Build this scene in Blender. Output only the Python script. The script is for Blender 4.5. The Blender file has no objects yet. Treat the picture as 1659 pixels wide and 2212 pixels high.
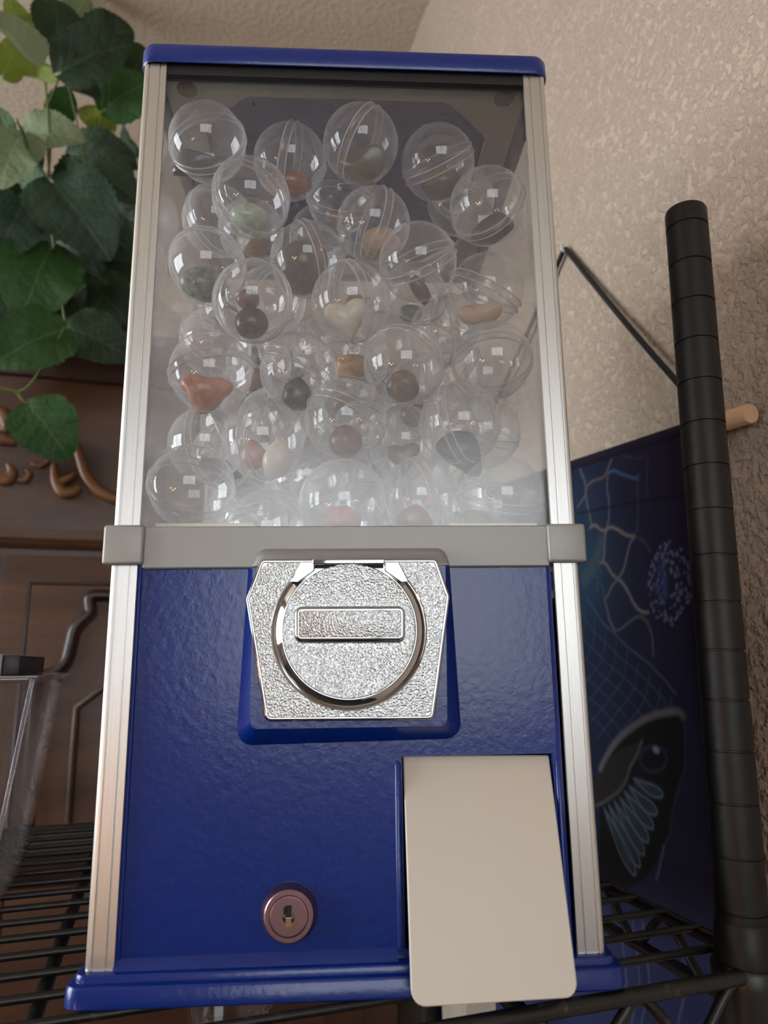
import bpy, bmesh, math, random
import numpy as np
from mathutils import Vector, Matrix, noise

# ------------------------------------------------------------------ camera, light, exposure
scene = bpy.context.scene
COL = scene.collection
ROT = math.radians(-14.0)                     # the machine stands turned against the room
F_PX = 1530.44                                # focal length for a 1659 x 2212 frame
CAM_M = Vector((-0.0017, -0.4775, 0.1654))    # camera in the machine's own axes
YAW, PITCH, ROLL = 0.0556, 0.2064, -0.0133
_cy, _sy, _cp, _sp = math.cos(YAW), math.sin(YAW), math.cos(PITCH), math.sin(PITCH)
_r0 = Vector((_cy, -_sy, 0)); FWD = Vector((_sy * _cp, _cy * _cp, _sp)); _u0 = _r0.cross(FWD)
RGT = math.cos(ROLL) * _r0 + math.sin(ROLL) * _u0
UPV = -math.sin(ROLL) * _r0 + math.cos(ROLL) * _u0
RM = Matrix.Rotation(ROT, 3, 'Z')             # machine axes -> room axes

cam_d = bpy.data.cameras.new('camera')
cam_d.sensor_fit = 'VERTICAL'; cam_d.sensor_height = 36.0
cam_d.lens = F_PX * 36.0 / 2212.0
cam_d.clip_start = 0.01
cam_d.dof.use_dof = True; cam_d.dof.focus_distance = 0.40; cam_d.dof.aperture_fstop = 9.0
cam = bpy.data.objects.new('camera', cam_d); COL.objects.link(cam)
_m = Matrix((RM @ RGT, RM @ UPV, RM @ -FWD)).transposed().to_4x4()
_m.translation = RM @ CAM_M
cam.matrix_world = _m
scene.camera = cam

world = bpy.data.worlds.new('world'); scene.world = world; world.use_nodes = True
world.node_tree.nodes['Background'].inputs[0].default_value = (0.75, 0.85, 1.0, 1)
world.node_tree.nodes['Background'].inputs[1].default_value = 0.5

WIN_LEFT, WIN_FAR = 16.0, 5.6                # strength of the daylight in the two windows
def point_light(name, loc, power, col, rad):
    l = bpy.data.lights.new(name, 'POINT'); l.energy = power; l.color = col; l.shadow_soft_size = rad
    o = bpy.data.objects.new(name, l); COL.objects.link(o); o.location = loc
for i, p in enumerate([(-1.62, -1.02, -0.12), (-1.50, -1.12, -0.30), (-1.36, -1.25, -0.22)]):
    point_light('warm_bulb', p, 5.0, (1.0, 0.48, 0.20), 0.042)

scene.view_settings.view_transform = 'Standard'; scene.view_settings.look = 'None'
scene.view_settings.exposure = -0.18; scene.view_settings.gamma = 1.0
scene.view_settings.use_curve_mapping = False
scene.cycles.transparent_max_bounces = 30
scene.cycles.max_bounces = 7; scene.cycles.diffuse_bounces = 4; scene.cycles.glossy_bounces = 4
scene.cycles.transmission_bounces = 6
scene.cycles.caustics_reflective = False; scene.cycles.caustics_refractive = False
scene.cycles.sample_clamp_indirect = 6.0
scene.cycles.use_adaptive_sampling = True; scene.cycles.adaptive_threshold = 0.08; scene.cycles.adaptive_min_samples = 12

# ------------------------------------------------------------------ helpers
def ray_m(x, y):
    return (x - 829.5) / F_PX * RGT - (y - 1106.0) / F_PX * UPV + FWD
def pm(x, y, Y):
    """photo point -> machine axes, on the plane y = Y parallel to the machine's front"""
    d = ray_m(x, y); t = (Y - CAM_M.y) / d.y
    return CAM_M + t * d
def pr(x, y, axis, val):
    """photo point -> room axes, on the room plane axis = val"""
    d = RM @ ray_m(x, y); c = RM @ CAM_M; t = (val - c[axis]) / d[axis]
    return c + t * d

def srgb(r, g, b, a=1.0):
    def f(c):
        c /= 255.0
        return c / 12.92 if c <= 0.04045 else ((c + 0.055) / 1.055) ** 2.4
    return (f(r), f(g), f(b), a)

def new_obj(name, me, parent=None, mat=None):
    o = bpy.data.objects.new(name, me); COL.objects.link(o)
    if mat is not None and me is not None and not me.materials: me.materials.append(mat)
    if parent is not None: o.parent = parent
    return o
def to_mesh(name, verts, faces, smooth=35):
    me = bpy.data.meshes.new(name)
    me.from_pydata([tuple(v) for v in verts], [], [tuple(f) for f in faces]); me.update()
    bm = bmesh.new(); bm.from_mesh(me); bmesh.ops.recalc_face_normals(bm, faces=bm.faces); bm.to_mesh(me); bm.free()
    if smooth:
        me.polygons.foreach_set('use_smooth', [True] * len(me.polygons))
        if smooth < 180: me.set_sharp_from_angle(angle=math.radians(smooth))
    return me
def part(name, geo, mat, parent=None, smooth=35):
    return new_obj(name, to_mesh(name, geo[0], geo[1], smooth), parent, mat)
def join(*geos):
    V, Fc = [], []
    for v, f in geos:
        n = len(V); V += list(v); Fc += [tuple(i + n for i in q) for q in f]
    return V, Fc
def empty(name, loc=(0, 0, 0), rz=0.0):
    o = bpy.data.objects.new(name, None); COL.objects.link(o); o.location = loc; o.rotation_euler = (0, 0, rz)
    o.empty_display_size = 0.02
    return o
def tag(o, label=None, cat=None, group=None, kind=None):
    if label: o['label'] = label
    if cat: o['category'] = cat
    if group: o['group'] = group
    if kind: o['kind'] = kind
    return o
def loft(rings, closed=True, cap0=True, cap1=True, loop=False):
    V, Fc = [], []; n = len(rings[0])
    for r in rings: V += [Vector(p) for p in r]
    m = len(rings)
    for i in range(m if loop else m - 1):
        a, b = i * n, ((i + 1) % m) * n
        for j in range(n if closed else n - 1):
            k = (j + 1) % n
            Fc.append((a + j, a + k, b + k, b + j))
    if not loop and closed:
        if cap0: Fc.append(tuple(range(n - 1, -1, -1)))
        if cap1: Fc.append(tuple(range((m - 1) * n, m * n)))
    return V, Fc
def box(x0, x1, y0, y1, z0, z1, bev=0.0, seg=2):
    bm = bmesh.new(); bmesh.ops.create_cube(bm, size=1)
    for v in bm.verts:
        v.co = Vector(((x0 + x1) / 2 + v.co.x * (x1 - x0), (y0 + y1) / 2 + v.co.y * (y1 - y0), (z0 + z1) / 2 + v.co.z * (z1 - z0)))
    if bev: bmesh.ops.bevel(bm, geom=list(bm.edges), offset=bev, segments=seg, profile=0.5, affect='EDGES')
    bm.verts.index_update()
    g = ([v.co.copy() for v in bm.verts], [tuple(v.index for v in f.verts) for f in bm.faces]); bm.free()
    return g
def rpoly(pts, rad, seg=4):
    """2-D polygon with rounded corners"""
    out = []; n = len(pts); rads = rad if isinstance(rad, (list, tuple)) else [rad] * n
    for i in range(n):
        p, a, b = Vector(pts[i]), Vector(pts[i - 1]), Vector(pts[(i + 1) % n])
        da, db = (a - p), (b - p); la, lb = da.length, db.length; da.normalize(); db.normalize()
        ang = da.angle(db); t = min(rads[i] / math.tan(ang / 2), la * .48, lb * .48); r = t * math.tan(ang / 2)
        if r < 1e-6: out += [p] * (seg + 1); continue
        c = p + (da + db).normalized() * (r / math.sin(ang / 2))
        s, e = p + da * t - c, p + db * t - c
        a0 = math.atan2(s.y, s.x); a1 = math.atan2(e.y, e.x); d = (a1 - a0 + math.pi) % (2 * math.pi) - math.pi
        for k in range(seg + 1):
            th = a0 + d * k / seg; out.append(c + Vector((math.cos(th), math.sin(th))) * r)
    return out
def inset(poly, d):
    """shrink a 2-D polygon by d (mitred)"""
    n = len(poly); area = sum(poly[i].x * poly[(i + 1) % n].y - poly[(i + 1) % n].x * poly[i].y for i in range(n)); s = 1 if area > 0 else -1
    nn = []
    for i in range(n):
        j = i
        e = poly[(i + 1) % n] - poly[i]
        nn.append(Vector((-e.y, e.x)).normalized() * s if e.length > 1e-9 else None)
    out = []
    for i in range(n):
        a, b = nn[i - 1], nn[i]
        k = i - 1
        while a is None: k -= 1; a = nn[k]
        k = i
        while b is None: k += 1; b = nn[k % n]
        m = a + b
        if m.length < 1e-6: m = a
        m = m.normalized(); out.append(poly[i] + m * (d / max(0.4, m.dot(a))))
    return out
def plate(poly, levels):
    """levels: (inset, y) steps from back to front; closed solid facing -y"""
    return loft([[Vector((p.x, y, p.y)) for p in (inset(poly, d) if abs(d) > 1e-9 else poly)] for d, y in levels])
def tube(path, r, n=8, closed=False, flat=1.0):
    path = [Vector(p) for p in path]; rings = []; m = len(path); prev = None
    for i in range(m):
        if closed: t = path[(i + 1) % m] - path[i - 1]
        else: t = path[min(i + 1, m - 1)] - path[max(i - 1, 0)]
        t.normalize()
        if prev is None:
            up = Vector((0, 0, 1)) if abs(t.z) < .9 else Vector((0, 1, 0))
            a = t.cross(up).normalized()
        else:
            a = (prev - t * prev.dot(t)).normalized()
        prev = a; b = t.cross(a)
        rr = r[i] if isinstance(r, (list, tuple)) else r
        rings.append([path[i] + a * math.cos(2 * math.pi * k / n) * rr + b * math.sin(2 * math.pi * k / n) * rr * flat for k in range(n)])
    return loft(rings, loop=closed)
def lathe(prof, n=24, cap0=True, cap1=True):
    return loft([[Vector((r * math.cos(2 * math.pi * k / n), r * math.sin(2 * math.pi * k / n), z)) for k in range(n)] for r, z in prof], cap0=cap0, cap1=cap1)
def xform(g, M):
    return [M @ Vector(v) for v in g[0]], g[1]
def spline(pts, n=6):
    P = [Vector(p) for p in pts]; out = []
    for i in range(len(P) - 1):
        p0, p1, p2, p3 = P[max(i - 1, 0)], P[i], P[i + 1], P[min(i + 2, len(P) - 1)]
        for k in range(n):
            t = k / n
            out.append(0.5 * (2 * p1 + (p2 - p0) * t + (2 * p0 - 5 * p1 + 4 * p2 - p3) * t * t + (3 * p1 - p0 - 3 * p2 + p3) * t ** 3))
    out.append(P[-1]); return out

# ------------------------------------------------------------------ materials
class NT:
    def __init__(s, name):
        s.m = bpy.data.materials.new(name); s.m.use_nodes = True; s.t = s.m.node_tree; s.n = s.t.nodes; s.n.clear()
        s.out = s.n.new('ShaderNodeOutputMaterial')
    def new(s, typ, **kw):
        nd = s.n.new('ShaderNode' + typ)
        for k, v in kw.items():
            if k.startswith('_'): setattr(nd, k[1:], v)
            else:
                key = int(k[1:]) if k[0] == 'i' and k[1:].isdigit() else k.replace('_', ' ')
                sk = nd.inputs[key]
                if hasattr(v, 'is_output') or isinstance(v, bpy.types.NodeSocket): s.t.links.new(v, sk)
                else: sk.default_value = v
        return nd
    def link(s, a, b): s.t.links.new(a, b)
    def coord(s, kind='Object'): return s.new('TexCoord').outputs[kind]
    def math(s, op, a, b=None, clamp=False):
        nd = s.n.new('ShaderNodeMath'); nd.operation = op; nd.use_clamp = clamp
        for i, v in enumerate((a, b)):
            if v is None: continue
            if isinstance(v, bpy.types.NodeSocket): s.t.links.new(v, nd.inputs[i])
            else: nd.inputs[i].default_value = v
        return nd.outputs[0]
    def ramp(s, fac, stops):
        nd = s.n.new('ShaderNodeValToRGB'); s.t.links.new(fac, nd.inputs[0]); e = nd.color_ramp.elements
        while len(e) < len(stops): e.new(0.5)
        for i, (p, c) in enumerate(stops): e[i].position = p; e[i].color = c
        return nd.outputs[0]
    def mixc(s, fac, a, b, mode='MIX'):
        nd = s.n.new('ShaderNodeMix'); nd.data_type = 'RGBA'; nd.blend_type = mode
        for i, v in ((0, fac), (6, a), (7, b)):
            if isinstance(v, bpy.types.NodeSocket): s.t.links.new(v, nd.inputs[i])
            else: nd.inputs[i].default_value = v
        return nd.outputs[2]
    def noise(s, vec, scale, detail=3, rough=.5):
        return s.new('TexNoise', Vector=vec, Scale=scale, Detail=detail, Roughness=rough).outputs[0]
    def bump(s, h, strength, dist):
        return s.new('Bump', Height=h, Strength=strength, Distance=dist).outputs[0]
    def pbr(s, **kw):
        b = s.new('BsdfPrincipled', **kw); s.link(b.outputs[0], s.out.inputs[0]); return b

def simple(name, col, rough=.5, metal=0., coat=0., spec=.5):
    n = NT(name); n.pbr(Base_Color=col, Roughness=rough, Metallic=metal, Coat_Weight=coat, Coat_Roughness=.04, Specular_IOR_Level=spec); return n.m

def m_wall(name, col, scale, strength, dist):
    n = NT(name); c = n.coord(); a = n.noise(c, scale, 4, .6); b = n.noise(c, scale * .25, 2)
    h = n.math('ADD', n.math('MULTIPLY', n.ramp(a, [(.42, (0, 0, 0, 1)), (.62, (1, 1, 1, 1))]), .7), n.math('MULTIPLY', b, .6))
    big = n.noise(c, 2.5, 2)
    colr = n.mixc(n.math('MULTIPLY', big, .25), col, tuple(x * .86 for x in col[:3]) + (1,))
    n.pbr(Base_Color=colr, Roughness=.75, Specular_IOR_Level=.3, Normal=n.bump(h, strength, dist)); return n.m
M = {}
M['wall'] = m_wall('wall_plaster', srgb(186, 168, 152), 130, .85, .0042)
M['ceil'] = m_wall('ceiling_plaster', srgb(196, 180, 160), 90, .4, .003)
M['carpet'] = m_wall('carpet', srgb(62, 52, 46), 400, .8, .004)
M['white'] = simple('white_paint', srgb(225, 222, 215), .45)

def m_blue():
    n = NT('blue_paint'); c = n.coord()
    peel = n.noise(c, 260, 2, .5); fine = n.noise(c, 900, 2)
    h = n.math('ADD', peel, n.math('MULTIPLY', fine, .25))
    col = n.mixc(n.noise(c, 9, 2), srgb(0, 34, 114), srgb(3, 40, 124))
    n.pbr(Base_Color=col, Roughness=.36, Specular_IOR_Level=.2, Coat_Weight=.7, Coat_Roughness=.2, Coat_Normal=n.bump(h, .10, .0012), Normal=n.bump(h, .12, .0012)); return n.m
M['blue'] = m_blue()
def m_alu():
    n = NT('brushed_aluminium'); c = n.coord()
    mp = n.new('Mapping', Vector=c); mp.inputs['Scale'].default_value = (1, 1, .01)
    s = n.noise(mp.outputs[0], 2600, 3, .6)
    n.pbr(Base_Color=n.mixc(s, srgb(200, 200, 199), srgb(226, 226, 224)), Metallic=1., Roughness=.42, Anisotropic=.5, Normal=n.bump(s, .12, .0004)); return n.m
M['alu'] = m_alu()
def m_silver():
    n = NT('silver_paint'); c = n.coord(); s = n.noise(c, 2200, 2, .7); w = n.noise(c, 30, 3)
    col = n.mixc(n.math('MULTIPLY', w, .5), srgb(160, 160, 158), srgb(142, 142, 140))
    n.pbr(Base_Color=col, Metallic=.45, Roughness=.5, Normal=n.bump(s, .25, .0003)); return n.m
M['silver'] = m_silver()
M['chrome'] = simple('chrome', srgb(198, 201, 205), .06, 1.)
def m_pebble():
    n = NT('pebbled_chrome'); c = n.coord()
    v = n.new('TexVoronoi', Vector=c, Scale=1250., _feature='SMOOTH_F1').outputs[0]; s = n.noise(c, 1700, 2)
    h = n.math('ADD', v, n.math('MULTIPLY', s, .7))
    n.pbr(Base_Color=srgb(176, 176, 175), Metallic=1., Roughness=.22, Normal=n.bump(h, .42, .0006)); return n.m
M['pebble'] = m_pebble()
M['dark'] = simple('dark_gap', srgb(14, 13, 16), .7)
M['black_rubber'] = simple('black_gasket', srgb(26, 25, 28), .5)
M['cream'] = simple('cream_plastic', srgb(196, 188, 175), .38)
M['grey_plastic'] = simple('grey_frame', srgb(150, 148, 144), .5)
M['lock_metal'] = simple('lock_metal', srgb(172, 136, 142), .3, 1.)  # rosy tint is a pink shirt's reflection put into the metal colour
M['brass'] = simple('key_brass', srgb(190, 170, 130), .3, 1.)

def m_clear(name, base_milk, edge_milk, col, gloss_rough, tint, ior=1.5, wear=0.0, rimp=5.0):
    """thin clear plastic: mostly see-through, a gloss by Fresnel, a little milkiness growing with path length"""
    n = NT(name)
    lw = n.new('LayerWeight', Blend=.5).outputs['Facing']
    edge = n.math('POWER', lw, 5.0)
    rim = n.math('POWER', lw, rimp)
    milk = n.math('ADD', n.math('MULTIPLY', rim, edge_milk), base_milk)
    if wear:
        nz = n.noise(n.coord(), 140, 4, .65)
        milk = n.math('ADD', milk, n.math('MULTIPLY', n.math('SUBTRACT', nz, .45, True), wear))
    dif = n.new('BsdfDiffuse', Color=col); trl = n.new('BsdfTranslucent', Color=col)
    md = n.new('MixShader', i0=.5, i1=dif.outputs[0], i2=trl.outputs[0])
    tr = n.new('BsdfTransparent', Color=tint)
    a = n.new('MixShader', i0=milk, i1=tr.outputs[0], i2=md.outputs[0])
    gl = n.new('BsdfGlossy', Color=(1, 1, 1, 1), Roughness=gloss_rough)
    f0 = ((ior - 1) / (ior + 1)) ** 2
    fr = n.math('ADD', n.math('MULTIPLY', edge, 1 - f0), f0)
    b = n.new('MixShader', i0=fr, i1=a.outputs[0], i2=gl.outputs[0])
    n.link(b.outputs[0], n.out.inputs[0]); return n.m
M['capsule'] = m_clear('clear_capsule_plastic', .095, .66, srgb(242, 247, 253), .04, (.99, .99, .99, 1), 1.7, 0, 3.6)
M['seam'] = m_clear('capsule_seam_plastic', .14, .6, srgb(226, 226, 228), .1, (.96, .96, .96, 1), 1.45)
M['lip'] = m_clear('capsule_lip_plastic', .5, .4, srgb(244, 244, 246), .1, (.96, .96, .96, 1), 1.5)
M['pane'] = m_clear('clear_pane', .05, .05, srgb(232, 231, 230), .20, (.99, .99, .99, 1), 1.5)
M['acrylic'] = m_clear('clear_acrylic', .012, .2, srgb(205, 200, 195), .05, (.92, .92, .92, 1), 1.5)

def m_stone(name, c1, c2=None, scale=60, rough=.28, lo=.35, hi=.65):
    n = NT(name); c = n.coord(); f = n.noise(c, scale, 5, .62)
    c2 = c2 or tuple(x * .62 for x in c1[:3]) + (1,)
    n.pbr(Base_Color=n.ramp(f, [(lo, c2), (hi, c1)]), Roughness=rough, Coat_Weight=.3, Coat_Roughness=.15, Subsurface_Weight=0); return n.m
def m_wood(name, c1, c2, rough=.42, scale=14):
    n = NT(name); c = n.coord(); mp = n.new('Mapping', Vector=c); mp.inputs['Scale'].default_value = (.25, 1, 1.6)
    a = n.noise(mp.outputs[0], scale, 5, .6); w = n.noise(mp.outputs[0], scale * 9, 3)
    f = n.math('ADD', n.math('MULTIPLY', a, .75), n.math('MULTIPLY', w, .25))
    n.pbr(Base_Color=n.ramp(f, [(.35, c1), (.65, c2)]), Roughness=rough, Normal=n.bump(w, .1, .001)); return n.m
M['wood'] = m_wood('dark_walnut', srgb(50, 28, 16), srgb(80, 49, 29))
M['wood_dark'] = m_wood('dark_moulding', srgb(32, 18, 12), srgb(50, 29, 19), .38)
M['wood_gold'] = m_wood('carved_walnut', srgb(82, 50, 24), srgb(112, 72, 36), .45)
M['dowel'] = m_wood('pale_dowel', srgb(206, 166, 126), srgb(220, 182, 142), .5, 30)
def m_black_metal():
    n = NT('black_coated_metal'); c = n.coord(); d = n.noise(c, 220, 4, .7); w = n.noise(c, 18, 3)
    dust = n.ramp(n.math('MULTIPLY', d, n.math('ADD', w, .42)), [(.58, (0, 0, 0, 1)), (.72, (1, 1, 1, 1))])
    n.pbr(Base_Color=n.mixc(n.math('MULTIPLY', dust, .5), srgb(18, 17, 16), srgb(96, 86, 78)), Roughness=.42, Normal=n.bump(d, .08, .0006)); return n.m
M['rack'] = m_black_metal()
def m_post():
    n = NT('black_post'); c = n.coord(); d = n.noise(c, 160, 4, .7)
    n.pbr(Base_Color=n.ramp(d, [(.5, srgb(15, 14, 13)), (.75, srgb(26, 24, 22))]), Roughness=.48, Specular_IOR_Level=.35); return n.m
M['post'] = m_post()
M['cord'] = simple('black_cord', srgb(18, 16, 18), .8)
def m_leaf(name, c1, c2, vein):
    n = NT(name); c = n.coord(); sep = n.new('SeparateXYZ', Vector=c)
    ax = n.math('ABSOLUTE', sep.outputs[0]); y = sep.outputs[1]
    fr = n.math('FRACT', n.math('MULTIPLY', n.math('ADD', n.math('SUBTRACT', y, n.math('MULTIPLY', ax, 1.05)), n.math('MULTIPLY', n.math('MULTIPLY', ax, ax), .9)), 6.5))
    side = n.math('LESS_THAN', n.math('ABSOLUTE', n.math('SUBTRACT', fr, .5)), .055)
    mid = n.math('LESS_THAN', ax, .016)
    v = n.math('MAXIMUM', n.math('MULTIPLY', side, .45), mid)
    nz = n.noise(c, 7, 4)
    base = n.mixc(nz, c1, c2)
    col = n.mixc(n.math('MULTIPLY', v, .42), base, vein)
    hb = n.math('ADD', n.math('MULTIPLY', n.math('ABSOLUTE', n.math('SUBTRACT', fr, .5)), .35), n.math('MULTIPLY', n.noise(c, 16, 4), .9))
    nb = n.bump(hb, .22, .025)
    p = n.new('BsdfPrincipled', Base_Color=col, Roughness=.5, Normal=nb, Specular_IOR_Level=.4)
    t = n.new('BsdfTranslucent', Color=col); mx = n.new('MixShader', i0=.22, i1=p.outputs[0], i2=t.outputs[0])
    n.link(mx.outputs[0], n.out.inputs[0]); return n.m
M['leaf_dark'] = m_leaf('leaf_deep_green', srgb(20, 42, 20), srgb(34, 60, 30), srgb(66, 92, 60))
M['leaf_mid'] = m_leaf('leaf_mid_green', srgb(32, 68, 28), srgb(48, 88, 38), srgb(84, 114, 68))
M['leaf_blue'] = m_leaf('leaf_blue_green', srgb(26, 50, 34), srgb(40, 70, 50), srgb(76, 100, 80))
M['leaf_pale'] = m_leaf('leaf_pale_green', srgb(112, 128, 96), srgb(128, 142, 108), srgb(160, 168, 140))
M['leaf_lime'] = m_leaf('leaf_lime_green', srgb(104, 124, 44), srgb(128, 142, 56), srgb(160, 168, 92))
M['stem'] = simple('plant_stem', srgb(92, 104, 52), .5)
M['pot'] = simple('dark_pot', srgb(22, 20, 20), .5)
def m_window(strength):
    n = NT('daylit_pane'); e = n.new('Emission', Color=(.90, .96, 1., 1), Strength=strength); n.link(e.outputs[0], n.out.inputs[0]); return n.m

# ------------------------------------------------------------------ the room
WX, YB, XL, YF, ZF, ZC = 0.320, 1.35, -2.7, -2.9, -1.02, 1.423
ZS = .0178                       # height of the shelf wires
def struct(name, geo, mat, parent=None):
    o = part(name, geo, mat, parent)
    if parent is None: o['kind'] = 'structure'
    return o
tag(struct('wall_right', box(WX, WX + .1, YF, YB, ZF, ZC), M['wall']), 'textured beige plaster wall behind the black post and the hanging')
tag(struct('wall_back', box(XL, WX + .1, YB, YB + .1, ZF, ZC), M['wall']), 'beige plaster wall behind the carved cabinet')
tag(struct('wall_left', box(XL - .1, XL, YF, YB, ZF, ZC), M['wall']), 'beige wall on the window side of the room')
tag(struct('wall_front', box(XL, WX + .1, YF - .1, YF, ZF, ZC), M['wall']), 'beige wall facing the machine across the room')
tag(struct('floor', box(XL, WX, YF, YB, ZF - .1, ZF), M['carpet']), 'brown carpeted floor of the room')
tag(struct('ceiling', box(XL, WX + .1, YF, YB, ZC, ZC + .1), M['ceil']), 'beige plaster ceiling above the machine')
def window(name, axis, val, a0, a1, z0, z1, mat, lab):
    """a pane with a frame and one mullion on a wall plane"""
    root = empty(name, (0, 0, 0)); tag(root, lab, None, None, 'structure')
    s = 1 if axis == 0 else 1
    def bx(u0, u1, w0, w1, d0, d1):
        return box(val + d0, val + d1, u0, u1, w0, w1) if axis == 0 else box(u0, u1, val + d0, val + d1, w0, w1)
    part('pane', bx(a0, a1, z0, z1, .005, .012), mat, root)
    t = .05
    part('window_frame', join(bx(a0 - t, a0, z0 - t, z1 + t, .0, .04), bx(a1, a1 + t, z0 - t, z1 + t, .0, .04), bx(a0, a1, z1, z1 + t, 0, .04), bx(a0, a1, z0 - t, z0, 0, .05)), M['white'], root)
    m = (a0 + a1) / 2
    part('mullion', bx(m - .02, m + .02, z0, z1, .012, .035), M['white'], root)
window('window_1', 0, XL, -.50, 1.05, -.15, 1.15, m_window(WIN_LEFT), 'bright daylit window with a white frame level with the machine')
window('window_2', 1, YF, -1.35, .22, -.05, 1.08, m_window(WIN_FAR), 'daylit window with a white frame across the room')

# ------------------------------------------------------------------ vending machine
H = .119
VM = empty('capsule_vending_machine', (0, 0, 0), ROT)
tag(VM, 'blue and silver coin-operated capsule vending machine on the black wire rack', 'vending machine')
YP = -.1165                      # face of the lower front panel
Z_PB, Z_BB, Z_BT, Z_PT = .0308, .2142, .2335, .5125
def px2(x, y, Y):
    p = pm(x, y, Y); return Vector((p.x, p.z))
def m_xz(pts, Y): return [px2(x, y, Y) for x, y in pts]

# base: two tiers with rounded corners
def tier(hx, hy, levels, rad=.008):
    base = rpoly([(-hx, -hy), (hx, -hy), (hx, hy), (-hx, hy)], rad, 4)
    return loft([[Vector((p.x, p.y, z)) for p in (inset(base, d) if abs(d) > 1e-9 else base)] for d, z in levels])
part('base', tier(.1264, .1264, [(.001, ZS), (.0, ZS + .0010), (.0004, ZS + .0078), (.0012, ZS + .0090), (.0028, ZS + .0096)]), M['blue'], VM)
part('base_step', tier(.1228, .1228, [(0, ZS + .009), (0, ZS + .0118), (.0006, ZS + .0127), (.002, ZS + .0131)], .006), M['blue'], VM)
# posts: extruded aluminium with grooves and a round outer corner
def post_section():
    w, t, g, gd = .0133, .0022, .00042, .0007
    pts = [(w, 0)]                              # along the front face (y = 0 is the face, +y inside), from the inner end to the outer corner
    for xg in (.0098, .0036):
        pts += [(xg + g, 0), (xg + g, gd), (xg - g, gd), (xg - g, 0)]
    r = .0026
    for k in range(5):
        a = math.pi / 2 * k / 4; pts.append((r - r * math.sin(a), r - r * math.cos(a)))
    for yg in (.0036, .0098):
        pts += [(0, yg - g), (gd, yg - g), (gd, yg + g), (0, yg + g)]
    pts += [(0, w), (t, w), (t, t * 2), (t * 2, t), (w, t)]
    return pts
sec = post_section()
for sx in (-1, 1):
    for sy in (-1, 1):
        def P(z): return [Vector((sx * (H - x), sy * (H - y), z)) for x, y in sec]
        part('post', loft([P(Z_PB), P(Z_PT)]), M['alu'], VM, 30)
# panels of the lower body
YS = .1135
part('side_panel', box(-YS - .001, -YS, -.105, .105, Z_PB, Z_BB), M['blue'], VM)
part('side_panel', box(YS, YS + .001, -.105, .105, Z_PB, Z_BB), M['blue'], VM)
part('back_panel', box(-.105, .105, YS, YS + .001, Z_PB, Z_BB), M['blue'], VM)
# front panel with the opening of the chute
XI = .1045
co = m_xz([(868, 1634), (1188, 1631), (1188, 1634)], YP)
cx0, cx1, cz1, cz0 = co[0].x, co[1].x + .0012, co[0].y, Z_PB + .004
def front_panel():
    y0, y1 = YP, YP + .0012
    xs = [-.1060, cx0, cx1, XI]; zs = [Z_PB, cz0, cz1, Z_BB + .004]
    g = []
    for i in range(3):
        for j in range(3):
            if i == 1 and j == 1: continue
            g.append(box(xs[i], xs[i + 1], y0, y1, zs[j], zs[j + 1]))
    return join(*g)
part('front_panel', front_panel(), M['blue'], VM)
# rolled edges around the panel and around the chute opening
part('panel_edge', tube([(-.1048, YP - .0002, Z_PB + .004), (-.1048, YP - .0002, Z_BB)], .0011, 8), M['blue'], VM)
part('panel_edge', tube([(XI - .0012, YP - .0002, Z_PB + .004), (XI - .0012, YP - .0002, Z_BB)], .0011, 8), M['blue'], VM)
for x, dx in ((cx0 - .0022, 0), (cx1 + .0024, 0)):
    part('chute_ridge', tube([(x, YP, cz0 + .001), (x, YP, cz1 - .004), (x, YP + .001, cz1 - .001)], [.0016, .0016, .0004], 10), M['blue'], VM)
part('chute_rim', join(box(cx0 - .0006, cx0, YP - .0002, YP + .03, cz0, cz1), box(cx1, cx1 + .0006, YP - .0002, YP + .03, cz0, cz1), box(cx0, cx1, YP - .0002, YP + .03, cz1, cz1 + .0006)), M['blue'], VM)
part('chute_interior', box(cx0, cx1, YP + .03, YP + .032, cz0, cz1), M['dark'], VM)
# sloping sill strip at the foot of the front panel
sl = [(YP - .0003, .0352), (YP - .0034, .0312), (YP - .0042, .0296), (YP - .0042, .0286), (YP + .002, .0286), (YP + .002, .0352)]
part('sill_strip', loft([[Vector((x, y, z)) for y, z in sl] for x in (-.1060, cx0 - .0035)]), M['blue'], VM, 20)
part('sill_bead', tube([(-.112, -.1208, .0283), (.112, -.1208, .0283)], .0010, 8), M['blue'], VM)
# white flap hanging out of the chute
YFT, YFB = YP + .004, YP - .0245
ft = m_xz([(871, 1636), (1186, 1636)], YFT); fb = m_xz([(889, 2178), (1252, 2165)], YFB)
fl = rpoly([(ft[0].x, ft[0].y + .001), (ft[1].x, ft[1].y + .001), (fb[1].x, fb[1].y + .0015), (fb[0].x, fb[0].y)], [.0008, .0008, .0058, .0062], 6)
def flap():
    zt, zb = ft[0].y, fb[0].y
    def yy(z): return YFT + (YFB - YFT) * (zt - z) / (zt - zb)
    def ring(d, dy): return [Vector((p.x, yy(p.y) + dy, p.y)) for p in (inset(fl, d) if d else fl)]
    return loft([ring(0.0004, .0022), ring(0, .0016), ring(0, .0005), ring(.0005, 0)])
tag(part('chute_flap', flap(), M['cream'], VM), 'cream white chute flap')
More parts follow.
